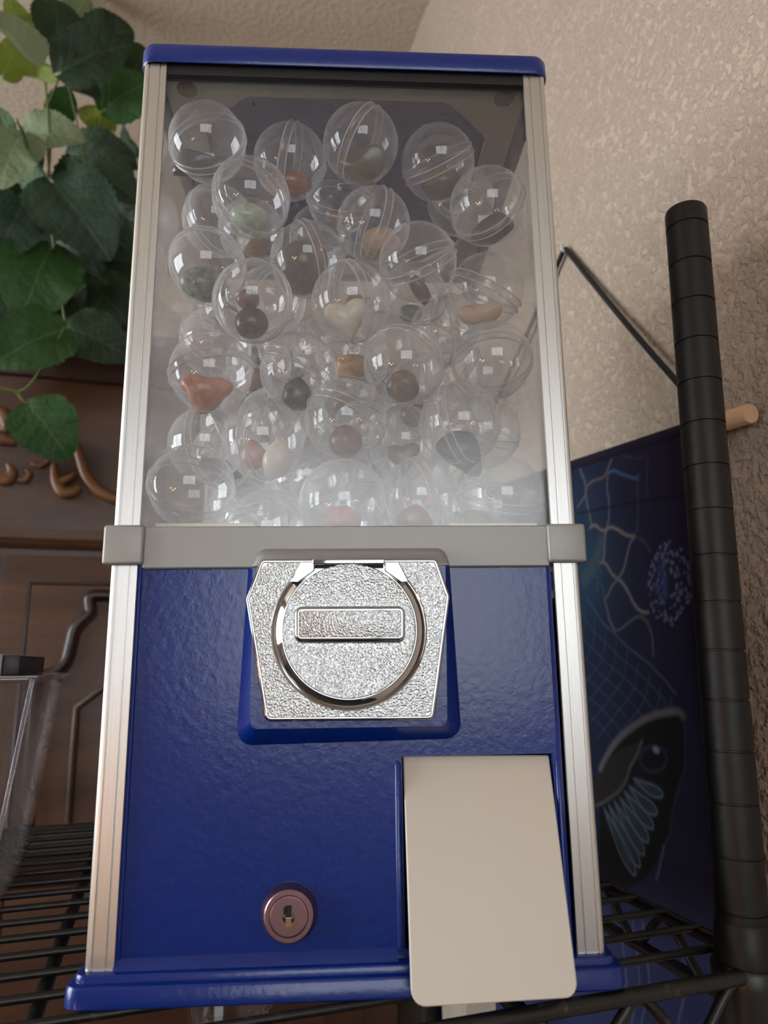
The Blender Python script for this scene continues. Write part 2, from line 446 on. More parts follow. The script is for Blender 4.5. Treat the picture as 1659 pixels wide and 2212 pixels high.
# silver band with corner clamps
zb0 = px2(309, 1228, -.1195).y; zb1 = px2(309, 1137, -.1195).y
part('band', plate(rpoly([(-.1035, zb0), (.1035, zb0), (.1035, zb1), (-.1035, zb1)], .0008, 2), [(0, -.1152), (0, -.1188), (.0006, -.1195)]), M['silver'], VM)
for sx in (-1, 1):
    for sy in (-1, 1):
        part('corner_clamp', box(min(sx * .1025, sx * .1225), max(sx * .1025, sx * .1225), min(sy * .1025, sy * .1225), max(sy * .1025, sy * .1225), Z_BB - .0006, Z_BT + .0002, .0016, 3), M['silver'], VM)
for sx in (-1, 1):
    part('side_band', box(min(sx * .112, sx * .1195), max(sx * .112, sx * .1195), -.1025, .1025, zb0, zb1), M['silver'], VM)
part('rear_band', box(-.1025, .1025, .112, .1195, zb0, zb1), M['silver'], VM)
# raised housing behind the coin mechanism: the silver hood on the band and the blue frame below it
YH = -.1262
ho = m_xz([(541, 1226), (556, 1184), (560, 1179), (955, 1178), (962, 1182), (974, 1223)], -.1215)
hood = rpoly([ho[0], ho[1], ho[4], ho[5]], [.0002, .006, .006, .0002], 4)
part('band_hood', loft([[Vector((p.x, -.1190, p.y)) for p in hood],
                        [Vector((p.x * .985 + .0, -.1230, p.y if p.y < zb0 + .002 else p.y - .0012)) for p in hood],
                        [Vector((p.x * .955, YH, p.y if p.y < zb0 + .002 else p.y - .0040)) for p in hood]]), M['silver'], VM, 60)
fo = m_xz([(536, 1226), (972, 1222), (999, 1596), (508, 1612)], -.118)
fi = m_xz([(546, 1226), (962, 1222), (966, 1568), (540, 1575)], -.1255)
r_o = rpoly(fo, [.0004, .0004, .0075, .0075], 6); r_i = rpoly(fi, [.0004, .0004, .004, .004], 6)
part('mechanism_frame', loft([[Vector((p.x, YP + .0005, p.y)) for p in r_o], [Vector((a.x * .96 + b.x * .04, YP - .0012, a.y * .96 + b.y * .04)) for a, b in zip(r_o, r_i)],
                              [Vector((a.x * .1 + b.x * .9, YH + .0010, a.y * .1 + b.y * .9)) for a, b in zip(r_o, r_i)], [Vector((p.x, YH, p.y)) for p in r_i]]), M['blue'], VM, 40)
# chrome coin plate
YC = -.1335
hexp = m_xz([(562, 1207), (944, 1206), (973, 1289), (938, 1556), (572, 1559), (530, 1293)], YC)
hx = rpoly(hexp, [.0030, .0030, .0040, .0032, .0032, .0040], 4)
COINP = part('coin_plate', loft([[Vector((p.x, YH + .0004, p.y)) for p in hx], [Vector((p.x, YC + .0012, p.y)) for p in hx], [Vector((p.x, YC + .0003, p.y)) for p in inset(hx, .0004)],
        [Vector((p.x, YC, p.y)) for p in inset(hx, .0009)], [Vector((p.x, YC + .0001, p.y)) for p in inset(hx, .0016)], [Vector((p.x, YC + .0011, p.y)) for p in inset(hx, .0020)]]), M['chrome'], VM, 50)
KC = px2(755, 1361, YC); KR = (px2(918, 1361, YC).x - px2(592, 1361, YC).x) / 2
def field():
    """pebbled field of the plate, with a round hole"""
    poly = inset(hx, .0019); y0, y1 = YC + .0012, YC + .0006
    n = 72; ro = []
    for k in range(n):                        # radial loft from the hole out to the hexagon
        a = 2 * math.pi * k / n; d = Vector((math.cos(a), math.sin(a))); best = None
        for i in range(len(poly)):
            p, q = poly[i], poly[(i + 1) % len(poly)]; e = q - p; den = d.x * e.y - d.y * e.x
            if abs(den) < 1e-12: continue
            w = p - KC; t = (w.x * e.y - w.y * e.x) / den; s = (w.x * d.y - w.y * d.x) / den
            if t > 0 and -1e-6 <= s <= 1 + 1e-6 and (best is None or t < best): best = t
        ro.append(KC + d * best)
    rings = []
    rings.append([Vector((KC.x + q * math.cos(2 * math.pi * k / n), y1, KC.y + q * math.sin(2 * math.pi * k / n))) for k in range(n) for q in [min(KR + .001, (ro[k] - KC).length - .0002)]])
    rings.append([Vector((p.x, y1, p.y)) for p in ro])
    return loft(rings, cap0=False, cap1=False)
part('pebbled_field', field(), M['pebble'], COINP)
def annulus(prof, a0, a1, n=72):
    rings = []
    for k in range(n + 1):
        a = a0 + (a1 - a0) * k / n
        rings.append([Vector((KC.x + r * math.cos(a), y, KC.y + r * math.sin(a))) for r, y in prof])
    return loft(rings)
RI = KR * .885
GA = math.radians(40)
RINGP = part('chrome_ring', annulus([(KR + .0013, YC + .0014), (KR + .0012, YC - .0001), (KR + .0009, YC - .0004), (KR + .0005, YC - .0002), (KR + .0001, YC + .0009), (KR - .0003, YC + .0010),
    (KR * .97, YC + .0005), (KR * .94, YC - .0001), (KR * .91, YC - .0009), (RI + .0002, YC - .0017), (RI, YC - .0017), (RI, YC + .003), (KR, YC + .003)], math.pi / 2 + GA, math.pi * 2.5 - GA), M['chrome'], VM, 40)
DIAL = part('dial', loft([[Vector((KC.x + r * math.cos(2 * math.pi * k / 72), y, KC.y + r * math.sin(2 * math.pi * k / 72))) for k in range(72)] for r, y in ((RI, YC + .003), (RI - .0001, YC - .0019), (RI - .0005, YC - .0024), (RI - .001, YC - .0023))]), M['pebble'], VM, 40)
hd = m_xz([(638, 1312), (874, 1311), (874, 1384), (638, 1385)], YC - .008)
hp = rpoly([(p.x, p.y) for p in hd], .0029, 5)
YK = YC - .0088
HAND = part('turn_handle', plate(hp, [(-.0010, YC - .002), (-.0003, YK + .0012), (.0003, YK + .0002), (.0008, YK), (.0015, YK), (.0018, YK + .0006)]), M['chrome'], VM, 40)
part('handle_inlay', plate(inset(hp, .0017), [(0, YK + .0008), (0, YK + .0004), (.0004, YK + .0003)]), M['pebble'], HAND)
# coin entry at the top of the plate
ce = m_xz([(678, 1209), (828, 1208), (828, 1226), (678, 1226)], YC)
part('coin_slot', box(ce[0].x, ce[1].x, YC - .0006, YC + .003, ce[2].y, ce[2].y + .0014), M['dark'], COINP)
part('coin_lip', box(ce[0].x - .0006, ce[1].x + .0006, YC - .0026, YC + .003, ce[2].y + .0013, ce[0].y + .0002, .0007, 3), M['chrome'], COINP)
for sx, xx in ((-1, 654), (1, 856)):
    c = px2(xx, 1232, YC)
    q = rpoly([(c.x - .0046 * sx, c.y - .0062), (c.x + .0052 * -sx * -1, c.y + .001), (c.x + .0050 * -sx * -1, c.y + .0052), (c.x + .0022 * sx * -1, c.y + .0050)], .0008, 2) if False else rpoly([(c.x + sx * .0062, c.y - .0060), (c.x + sx * .0022, c.y - .0062), (c.x - sx * .0058, c.y - .0004), (c.x - sx * .0058, c.y + .0042), (c.x + sx * .0012, c.y + .0042)], .0006, 2)
    part('ring_end', plate(q, [(0, YC + .0015), (0, YC - .0008), (.0006, YC - .0014)]), M['chrome'], COINP)
# lock
lc = px2(624, 1978, YP - .004); lr = .0117
def disc_y(prof, c, n=40):
    return loft([[Vector((c.x + r * math.cos(2 * math.pi * k / n), y, c.y + r * math.sin(2 * math.pi * k / n))) for k in range(n)] for r, y in prof])
LOCK = part('lock', disc_y([(lr * 1.12, YP), (lr * 1.12, YP - .0006), (lr * .96, YP - .0050), (lr * .93, YP - .0053), (lr * .76, YP - .0053)], Vector((lc.x, lc.y)), 48), M['lock_metal'], VM, 25)
part('lock_gap', disc_y([(lr * .77, YP - .0050), (lr * .77, YP - .00535), (lr * .73, YP - .00535)], lc), M['dark'], LOCK)
part('lock_core', disc_y([(lr * .735, YP - .0050), (lr * .735, YP - .0055), (lr * .70, YP - .0057), (lr * .24, YP - .0057)], lc), M['lock_metal'], LOCK, 25)
part('key_bore', disc_y([(lr * .25, YP - .0050), (lr * .25, YP - .00575), (lr * .22, YP - .0058)], lc), M['chrome'], LOCK)
part('keyhole', join(box(lc.x - lr * .12, lc.x + lr * .12, YP - .0060, YP - .005, lc.y - lr * .02, lc.y + lr * .42), box(lc.x - lr * .2, lc.x - lr * .05, YP - .0060, YP - .005, lc.y + lr * .1, lc.y + lr * .36)), M['dark'], LOCK)
part('key_shutter', box(lc.x - lr * .11, lc.x + lr * .11, YP - .0060, YP - .005, lc.y - lr * .36, lc.y - lr * .03), M['brass'], LOCK)
# small moulded bump on the panel
# globe: four clear panes, the floor of the hopper and white tabs
for nm, g in (('front_pane', box(-.1115, .1115, -.1145, -.1125, Z_BT - .018, Z_PT)), ('rear_pane', box(-.1115, .1115, .1125, .1145, Z_BT - .018, Z_PT)),
              ('side_pane', box(-.1145, -.1125, -.112, .112, Z_BT - .018, Z_PT)), ('side_pane', box(.1125, .1145, -.112, .112, Z_BT - .018, Z_PT))):
    part(nm, g, M['pane'], VM)
part('hopper_floor', box(-.112, .112, -.112, .112, .196, .200), M['white'], VM)
for x0, x1 in ((335, 550), (970, 1160)):
    a, b = px2(x0, 1131, -.1118), px2(x1, 1140, -.1118)
    part('hopper_tab', box(a.x, b.x, -.1127, -.1119, b.y - .006, a.y, .0003, 1), M['white'], VM)
# lid
hl, zl0 = .1212, .5105
lidp = rpoly([(-hl, -hl), (hl, -hl), (hl, hl), (-hl, hl)], .0085, 6)
def lring(d, z): return [Vector((p.x, p.y, z)) for p in (inset(lidp, d) if abs(d) > 1e-9 else lidp)]
LID = part('lid', loft([lring(.0012, zl0 + .0065), lring(.0016, zl0 - .0010), lring(.0006, zl0 - .0016), lring(0, zl0 - .0008), lring(0, zl0 + .0090), lring(.0012, zl0 + .0115), lring(.004, zl0 + .0125)]), M['blue'], VM, 40)
part('gasket', join(box(-.109, .109, -.1180, -.1128, zl0 - .0075, zl0 + .0062)), M['black_rubber'], LID)
def frame_ring():
    o = [(-.1120, -.1120), (.1120, -.1120), (.1120, .1120), (-.1120, .1120)]
    k, c = .094, .030
    inner = [(-k + c, -k), (k - c, -k), (k, -k + c), (k, k - c), (k - c, k), (-k + c, k), (-k, k - c), (-k, -k + c)]
    outer = [(-.085, -.112), (.085, -.112), (.112, -.085), (.112, .085), (.085, .112), (-.085, .112), (-.112, .085), (-.112, -.085)]
    outer = [(-.111, -.112), (.111, -.112), (.112, -.111), (.112, .111), (.111, .112), (-.111, .112), (-.112, .111), (-.112, -.111)]
    i2 = rpoly(inner, .014, 4); o2 = []
    for p in range(8): o2 += [Vector(outer[p])] * 5
    z0, z1 = zl0 + .0005, zl0 + .0040
    return loft([[Vector((p.x, p.y, z1)) for p in o2], [Vector((p.x, p.y, z0)) for p in o2], [Vector((p.x, p.y, z0)) for p in i2], [Vector((p.x, p.y, z1)) for p in i2]], loop=True)
part('lid_frame', frame_ring(), M['grey_plastic'], LID, 30)
for sx in (-1, 1):
    for sy in (-1, 1):
        part('screw_hole', xform(lathe([(.0062, 0), (.0062, .0008)], 20), Matrix.Translation((sx * .0985, sy * .0985, zl0 - .0001))), M['dark'], LID)

# ------------------------------------------------------------------ capsules and stones
R = .0239
LIPS = []
def capsule_meshes():
    n = 40
    def cap(r, z0, z1, extra):
        pr_ = []
        k = 14
        a0 = math.asin(z0 / r); a1 = math.pi / 2 - .10
        pr_ = extra + [(r * math.cos(a0 + (a1 - a0) * i / k), r * math.sin(a0 + (a1 - a0) * i / k)) for i in range(k + 1)]
        # small moulding mark at the pole
        zt = r * math.sin(a1); q = r * math.cos(a1)
        pr_ += [(q * .8, zt + .0004), (q * .62, zt + .0001), (q * .3, zt + .00015), (q * .02, zt + .0002)]
        return pr_
    up = lathe(cap(R, .0022, R, [(R * .962, -.0004), (R * .985, -.0004)]), n, cap0=False)
    lo = lathe(cap(R * .988, .0016, R, [(R * .95, .0006), (R * .975, .0008)]), n, cap0=False)
    lo = xform(lo, Matrix.Scale(-1, 4, (0, 0, 1)))
    band = loft([[Vector((r * math.cos(2 * math.pi * k / n), r * math.sin(2 * math.pi * k / n), z)) for k in range(n)] for r, z in
                 ((R * .985, -.0030), (R * 1.012, -.0027), (R * 1.016, -.0020), (R * .994, -.0014), (R * .994, .0014), (R * 1.012, .0019), (R * 1.010, .0027), (R * .985, .0030))], cap0=False, cap1=False)
    nb = len(band[1])
    lips = [loft([[Vector(((R * 1.010 + .0004 * math.cos(q)) * math.cos(2 * math.pi * k / n), (R * 1.010 + .0004 * math.cos(q)) * math.sin(2 * math.pi * k / n), zc + .0004 * math.sin(q))) for k in range(n)] for q in [2 * math.pi * j / 5 for j in range(5)]], loop=True) for zc in (-.0023, .0023)]
    band = join(band, *lips); LIPS.append(nb)
    return to_mesh('upper_shell', *up, smooth=50), to_mesh('lower_shell', *lo, smooth=50), to_mesh('seam_band', *band, smooth=30)
ME_UP, ME_LO, ME_BAND = capsule_meshes()
for me, mk in ((ME_UP, 'capsule'), (ME_LO, 'capsule'), (ME_BAND, 'seam')): me.materials.append(M[mk])
ME_BAND.materials.append(M['lip'])
ME_BAND.polygons.foreach_set('material_index', [0 if i < LIPS[0] else 1 for i in range(len(ME_BAND.polygons))])
def view_axes(pos):
    f = (pos - CAM_M).normalized(); r = f.cross(Vector((0, 0, 1))).normalized(); u = r.cross(f)
    return r, u, -f
def place_capsule(pos_m, axis_m, label, group, shells=True):
    root = empty('toy_capsule', RM @ pos_m); q = (RM @ axis_m).to_track_quat('Z', 'Y')
    root.rotation_mode = 'QUATERNION'; root.rotation_quaternion = q
    tag(root, label, 'capsule', group)
    new_obj('upper_shell', ME_UP, root); new_obj('lower_shell', ME_LO, root); new_obj('seam_band', ME_BAND, root)
    return root
def stone_geo(shape, seed):
    bm = bmesh.new(); bmesh.ops.create_icosphere(bm, subdivisions=4, radius=1.0)
    off = Vector((seed * 7.13, seed * 3.7, seed * 1.9))
    rc = random.Random(seed); cuts = [(Vector((rc.gauss(0, 1), rc.gauss(0, 1), rc.gauss(0, 1))).normalized(), rc.uniform(.72, 1.05)) for _ in range(13)]
    for v in bm.verts:
        p = v.co.copy()
        if shape == 'heart':
            x, z, y = p.x, p.z, p.y
            z2 = z * .95 + abs(x) ** .9 * .62 - .28
            if z < 0: x *= 1 - .55 * (-z) ** 1.3
            v.co = Vector((x, y * .55, z2))
        elif shape == 'lobed':
            d = 1 + .25 * math.cos(3 * math.atan2(p.z, p.x) - math.pi / 2 + .3) * (1 - abs(p.y)) + .12 * noise.noise(p * 2 + off)
            v.co = Vector((p.x * d, p.y * .8, p.z * d))
        elif shape == 'bean':
            v.co = Vector((p.x * (1 + .1 * noise.noise(p + off)), p.y * .8, p.z * (.75 + .3 * p.x * p.x) + .25 * p.x * p.x - .1 + .12 * noise.noise(p * 1.8 + off)))
        elif shape == 'pear':
            w = 1 - .24 * max(p.z, -.3); v.co = Vector((p.x * w, p.y * w * .85, p.z))
        elif shape == 'chunk':
            e = sum(math.exp(-9 * min(dd / max(p.dot(nn), .05), 3)) for nn, dd in cuts)
            v.co = p * (.3 + .7 * max(.4, -math.log(e) / 9)) * 1.12
        elif shape == 'pencil':
            v.co = Vector((p.x, p.y, max(-.86, min(.86, p.z * 1.1)) + .1 * p.x))
        else:
            d = 1 + .08 * noise.noise(p * 1.4 + off); v.co = p * d
    bm.verts.index_update()
    g = ([v.co.copy() for v in bm.verts], [tuple(v.index for v in f.verts) for f in bm.faces]); bm.free()
    return g
# front capsules: photo x, y; depth behind the front pane in capsule radii; seam axis (right, up, towards the viewer)
# stone: description, photo x, y, half-width, half-height, shape, colour, second colour, tilt
FRONT = [
 (433, 290, 0.0, (-.35, .70, .60), [('dark slate-blue flat stone', 430, 338, 40, 22, 'chunk', (62, 68, 84), None, 0)]),
 (587, 242, 0.25, (.96, -.12, .20), [('wide rust-brown flat stone', 587, 292, 50, 27, 'round', (158, 92, 62), None, 0)]),
 (798, 258, 0.0, (.85, -.40, .33), [('dark olive-green stone', 812, 303, 42, 33, 'chunk', (66, 72, 54), None, 0)]),
 (947, 357, 0.1, (-.35, .92, .15), [('large grey-green oval stone', 953, 408, 44, 34, 'round', (82, 86, 80), None, 0)]),
 (548, 392, -.1, (.40, .55, .70), [('pale mint-green stone', 545, 432, 41, 30, 'round', (186, 208, 188), None, 0)]),
 (793, 430, 0.0, (.88, -.35, -.25), [('pale peach round stone', 812, 474, 42, 34, 'round', (206, 174, 152), None, 0)]),
 (1070, 450, 0.0, (-.40, .70, .55), [('charcoal angular stone', 1078, 496, 44, 24, 'chunk', (58, 60, 66), None, .15)]),
 (420, 540, 0.0, (-.25, -.45, .85), [('mottled moss-green stone', 413, 588, 50, 37, 'round', (132, 146, 128), (38, 58, 50), 0)]),
 (651, 520, -.1, (.92, .22, -.32), [('big dark grey oblong stone', 640, 535, 52, 62, 'round', (72, 72, 74), None, -.5), ('small black stone tip', 590, 560, 18, 16, 'round', (44, 44, 48), None, 0)]),
 (914, 542, 0.05, (-.35, .90, .25), [('purple pencil-shaped stone', 917, 601, 17, 36, 'pencil', (84, 62, 76), None, .6)]),
 (1082, 612, 0.1, (.50, .80, -.20), [('cream bean-shaped stone', 1066, 662, 48, 28, 'bean', (222, 196, 170), (196, 166, 140), .05)]),
 (546, 652, -.15, (-.45, .10, .88), [('round glossy black stone', 544, 698, 36, 35, 'round', (26, 26, 29), (20, 20, 22), 0), ('small plum-coloured stone', 535, 648, 26, 22, 'round', (120, 88, 92), None, 0)]),
 (758, 652, -.3, (.90, .15, -.40), [('white heart-shaped stone', 748, 698, 48, 44, 'heart', (226, 220, 208), (206, 198, 186), .2), ('dusky mauve stone', 770, 655, 24, 20, 'round', (128, 104, 108), None, 0)]),
 (457, 806, -.4, (-.20, .85, -.45), [('knobbly orange-pink stone', 446, 854, 50, 40, 'lobed', (206, 146, 120), (168, 96, 70), 0)]),
 (646, 802, 0.2, (.45, .85, -.30), [('black egg-shaped stone', 642, 856, 32, 37, 'pear', (46, 46, 50), (34, 34, 36), 0)]),
 (871, 790, 0.0, (-.40, -.45, .80), [('brown striped round stone', 867, 843, 37, 35, 'round', (128, 102, 80), (84, 64, 50), 0)]),
 (1084, 787, 0.1, (-.05, .75, .65), []),
 (741, 904, -.1, (.45, .75, -.40), [('mauve-brown round stone', 741, 956, 37, 36, 'round', (134, 106, 98), (104, 80, 74), 0)]),
 (562, 951, -.15, (.85, .10, .50), [('white pear-shaped stone', 594, 992, 31, 43, 'pear', (228, 224, 212), (208, 202, 190), -.15), ('pale pink stone', 540, 988, 28, 34, 'pear', (212, 172, 162), None, .2)]),
 (997, 918, 0.0, (.90, .25, .30), [('slate-blue rough stone', 990, 970, 45, 32, 'chunk', (70, 74, 88), None, .1)]),
 (400, 1055, -.1, (.15, .75, .60), []),
 (740, 1080, -.1, (.20, -.10, .95), [('rose-pink stone', 738, 1120, 42, 34, 'round', (200, 142, 136), None, 0)]),
 (924, 1073, -.1, (.90, .20, -.35), [('brick-red lumpy stone', 908, 1117, 32, 27, 'chunk', (164, 94, 80), None, 0)]),
 (1101, 1065, 0.0, (.20, .95, .25), []),
 (570, 1132, -.1, (.0, .80, -.50), []),
]
BEHIND = [
 (985, 302, 1.25, (.5, .7, -.5), []),
 (700, 285, 1.4, (.2, .9, .3), []),
 (690, 398, 1.25, (.1, .9, .4), [('dull brown stone', 690, 432, 34, 20, 'round', (140, 106, 86), None, 0)]),
 (424, 460, 1.35, (.6, .5, .6), []),
 (535, 505, 1.5, (.3, .6, .7), [('ochre yellow stone', 540, 525, 34, 28, 'round', (170, 134, 86), None, 0)]),
 (775, 590, 1.4, (.5, .7, .4), []),
 (964, 692, 1.0, (.95, .05, -.3), []),
 (405, 712, 1.2, (.4, .75, .5), []),
 (762, 775, 1.5, (.2, .8, .5), [('tan-orange stone', 760, 790, 40, 28, 'round', (206, 156, 100), (176, 124, 74), 0)]),
 (412, 958, 1.2, (.85, .2, -.45), []),
 (875, 965, 1.1, (.8, 0, .55), [('dark brown heart-shaped stone', 873, 997, 38, 34, 'heart', (112, 82, 72), (92, 66, 58), .1)]),
 (1105, 930, 1.2, (.3, .9, .2), []),
 (660, 1030, 1.3, (.2, .8, .6), []),
 (900, 655, 1.6, (.3, .6, .7), [('small sage-green stone', 890, 690, 26, 20, 'round', (120, 128, 110), None, 0)]),
]
specs = [s + (True,) for s in FRONT] + [s + (False,) for s in BEHIND]
Y0 = -.1125 + R * 1.03
pos = []
for s in specs:
    p = pm(s[0], s[1], Y0 + R * max(0, s[2]))
    pos.append(p)
P0 = np.array([list(p) for p in pos]); Pn = P0.copy()
LIMX = .1120 - R * 1.03; LIMY = LIMX; ZMIN = .2010 + R
D = 2 * R * 1.026
fr = np.array([s[5] for s in specs])
CN = np.array(list(CAM_M))
YMAX = np.where(fr, Y0 + R * .75, LIMY)
for it in range(900):
    d = Pn[:, None] - Pn[None]; L = np.linalg.norm(d, axis=2) + 1e-9; np.fill_diagonal(L, 9)
    ov = np.clip(D - L, 0, None)
    w = np.where(fr[:, None] == fr[None], .5, np.where(fr[:, None], .1, .9))
    dirs = d / L[..., None]; dirs[..., 1] += np.sign(d[..., 1] + 1e-6 * np.sign(P0[:, None, 1] - P0[None, :, 1] + 1e-7)) * .35
    Pn = Pn + (dirs * (ov * w)[..., None]).sum(1) * .35
    if it < 800:                                  # hold each capsule on its line of sight, looser in depth
        tgt = CN + (P0 - CN) * ((Pn[:, 1] - CN[1]) / (P0[:, 1] - CN[1]))[:, None]
        tgt[:, 1] = P0[:, 1]
        Pn += (tgt - Pn) * np.where(fr, .10, .03)[:, None] * np.array([1, .15, 1])
    Pn[:, 0] = np.clip(Pn[:, 0], -LIMX, LIMX); Pn[:, 1] = np.clip(Pn[:, 1], Y0, YMAX); Pn[:, 2] = np.clip(Pn[:, 2], ZMIN, .508 - R)
PILE = [Vector(p) for p in Pn]
STONE_N = [0]
def place_stone(pos_m, s, rx, rz, shape, c1, c2, tilt, label, group=None, depth=None):
    STONE_N[0] += 1; i = STONE_N[0]
    g = stone_geo(shape, i); r, u, b = view_axes(pos_m)
    a, e = r * math.cos(tilt) + u * math.sin(tilt), -r * math.sin(tilt) + u * math.cos(tilt)
    ry = depth or min(rx, rz) * .9
    Mx = RM @ Matrix((a * rx, b * -ry, e * rz)).transposed()
    me = to_mesh('tumbled_stone', [Mx @ v for v in g[0]], g[1], 180)
    mat = m_stone('stone_%d' % i, srgb(*c1), srgb(*c2) if c2 else None, 140 if shape != 'round' or not c2 else 170)
    o = new_obj('tumbled_stone', me, None, mat); o.location = RM @ pos_m
    return tag(o, label, 'stone', group)
def inside(c, p, s):
    """keep a stone of radius s inside the capsule centred at c"""
    d = p - c; m = max(R * .93 - s, .0008)
    return c + d * (m / d.length) if d.length > m else p
EMPTY_LAB = {(1084, 787): 'empty clear capsule beside the post, below the cream bean-shaped stone',
             (400, 1055): 'empty clear capsule in the bottom corner below the knobbly orange-pink stone',
             (1101, 1065): 'empty cloudy capsule in the bottom corner beside the brick-red stone',
             (570, 1132): 'empty clear capsule half hidden by the silver band below the white pear-shaped stone',
             (985, 302): 'empty capsule at the top just behind the large grey-green oval stone',
             (700, 285): 'empty capsule at the top between the rust-brown and olive-green stones, set back',
             (424, 460): 'empty capsule set back above the mottled moss-green stone by the post',
             (775, 590): 'empty capsule set back above the white heart-shaped stone',
             (964, 692): 'empty capsule set back between the white heart and cream bean stones',
             (405, 712): 'empty capsule set back by the post above the knobbly orange-pink stone',
             (412, 958): 'empty capsule set back by the post below the knobbly orange-pink stone',
             (1105, 930): 'empty capsule set back by the post beside the slate-blue rough stone',
             (660, 1030): 'empty capsule set back between the white pear and rose-pink stones'}
for s, p in zip(specs, PILE):
    r, u, b = view_axes(p); ax = (r * s[3][0] + u * s[3][1] + b * s[3][2]).normalized()
    lab = EMPTY_LAB.get((s[0], s[1])) or 'clear plastic capsule holding the ' + s[4][0][0]
    place_capsule(p, ax, lab, 'clear capsules in the globe')
    dz = (p - CAM_M).dot(FWD); k = dz / F_PX
    for j, (desc, sx, sy, hw, hh, shape, c1, c2, tilt) in enumerate(s[4]):
        q = p + r * ((sx - s[0]) * k) - u * ((sy - s[1]) * k) + b * (.0 if j == 0 else -.010)
        rx, rz = hw * k, hh * k
        q = inside(p, q, max(min(rx, rz), .62 * max(rx, rz)))
        place_stone(q, None, rx, rz, shape, c1, c2, tilt, desc + ' inside a clear capsule', 'polished stones in the capsules')
# the rest of the pile behind: dropped one by one to the lowest free spot
rng = random.Random(5)
pts = [Vector(p) for p in PILE]
def lowest(x, y, arr):
    z = ZMIN
    dx = arr[:, 0] - x; dy = arr[:, 1] - y; h2 = D * D - dx * dx - dy * dy
    near = arr[h2 > 0]; hh = np.sqrt(h2[h2 > 0])
    iv = sorted(zip(near[:, 2] - hh, near[:, 2] + hh))
    for a, c in iv:
        if a < z < c: z = c + 1e-5
    return z
arr = np.array([list(p) for p in pts]); FILL = []
for it in range(110):
    best = None
    for t in range(500):
        x = rng.uniform(-LIMX, LIMX); y = rng.uniform(Y0 + R * .6, LIMY)
        z = lowest(x, y, arr)
        top = .436 - .20 * max(0, y)
        if z < top and (best is None or z < best[2]): best = (x, y, z)
    if best is None: break
    arr = np.vstack([arr, best]); FILL.append(Vector(best))
cols = [('tan', (150, 110, 90)), ('grey', (90, 92, 96)), ('cream', (200, 190, 175)), ('brown', (120, 84, 74)), ('grey-green', (70, 74, 70)), ('peach', (190, 150, 130)), ('black', (60, 58, 62)), ('khaki', (150, 130, 96))]
ORD = ['first', 'second', 'third', 'fourth', 'fifth', 'sixth', 'seventh', 'eighth', 'ninth', 'tenth', 'eleventh', 'twelfth', 'thirteenth', 'fourteenth', 'fifteenth', 'sixteenth', 'seventeenth', 'eighteenth']
def on_photo(p):
    d = p - CAM_M; z = d.dot(FWD); return Vector((d.dot(RGT) / z, d.dot(UPV) / z))
anchors = [(on_photo(p), s[4][0][0]) for s, p in zip(specs, PILE) if s[4]]
near = {}
for i, p in enumerate(FILL):
    q = on_photo(p); near.setdefault(min(anchors, key=lambda a: (a[0] - q).length)[1], []).append((p - CAM_M).dot(FWD) * 1000 + i * 1e-6)
for i, p in enumerate(FILL):
    q = on_photo(p); desc = min(anchors, key=lambda a: (a[0] - q).length)[1]
    rank = ORD[sorted(near[desc]).index((p - CAM_M).dot(FWD) * 1000 + i * 1e-6)]
    ax = Vector((rng.gauss(0, 1), rng.gauss(0, 1), rng.gauss(0, 1))).normalized()
    place_capsule(p, ax, 'clear capsule deep in the pile, %s one behind the %s' % (rank, desc), 'capsules deep in the pile')
    if i % 2 == 0 and p.y < .05:
        rx = rng.uniform(.008, .012); rz = rng.uniform(.007, .010)
        q = inside(p, p + Vector((rng.uniform(-.006, .006), -.004, -.02)), rx)
        cn, cc = rng.choice(cols)
        place_stone(q, None, rx, rz, rng.choice(['round', 'chunk', 'pear']), cc, None, rng.uniform(-.4, .4), 'small %s stone in the %s capsule behind the %s' % (cn, rank, desc), 'stones deep in the pile')

# ------------------------------------------------------------------ wire rack
RK = empty('wire_rack', (0, 0, 0)); tag(RK, 'black wire shelving rack under the vending machine', 'rack')
RX1, RX0, RY0, RY1 = .176, -.80, -.148, .3175
RK.location = (0, 0, ZS)
def rail(name, a, b, r, n=8): return part(name, tube([a, b], r, n), M['rack'], RK, 60)
ZW = -.0022
rail('front_rail', (RX0, RY0, -.0048), (RX1 - .006, RY0, -.0048), .0036, 10)
rail('lower_front_rail', (RX0, RY0, -.0310), (RX1 - .006, RY0, -.0310), .0036, 10)
rail('back_rail', (RX0, RY1, -.0048), (RX1, RY1, -.0048), .0036, 10)
rail('lower_back_rail', (RX0, RY1, -.031), (RX1, RY1, -.031), .0036, 10)
for xs_ in (RX1 + .004, -.42):
    rail('side_rail', (xs_, RY0, -.0050), (xs_, RY1, -.0050), .0038, 10)
    rail('lower_side_rail', (xs_, RY0, -.0310), (xs_, RY1, -.0310), .0038, 10)
for xs_ in (-.165, .045):
    rail('cross_bar', (xs_, RY0, -.0084), (xs_, RY1, -.0084), .0040, 10)
y = RY0 + .0272
while y < RY1 - .005:
    rail('shelf_wire', (RX0, y, ZW), (RX1 + .004, y, ZW), .0021, 8); y += .0274
def zigzag(a, b, z0, z1, n):
    a, b = Vector(a), Vector(b); pts = []
    for i in range(n + 1):
        c = a.lerp(b, i / n); c.z = z0 if i % 2 else z1
        t = (b - a) / n
        pts += [c - t * .16 + Vector((0, 0, (z1 - z0) * (.0 if True else 0))), c + t * .16]
    return pts
part('front_truss', tube(spline(zigzag((RX1 - .02, RY0 + .001, 0), (RX0, RY0 + .001, 0), -.0290, -.0080, 34), 3), .0027, 8), M['rack'], RK, 60)
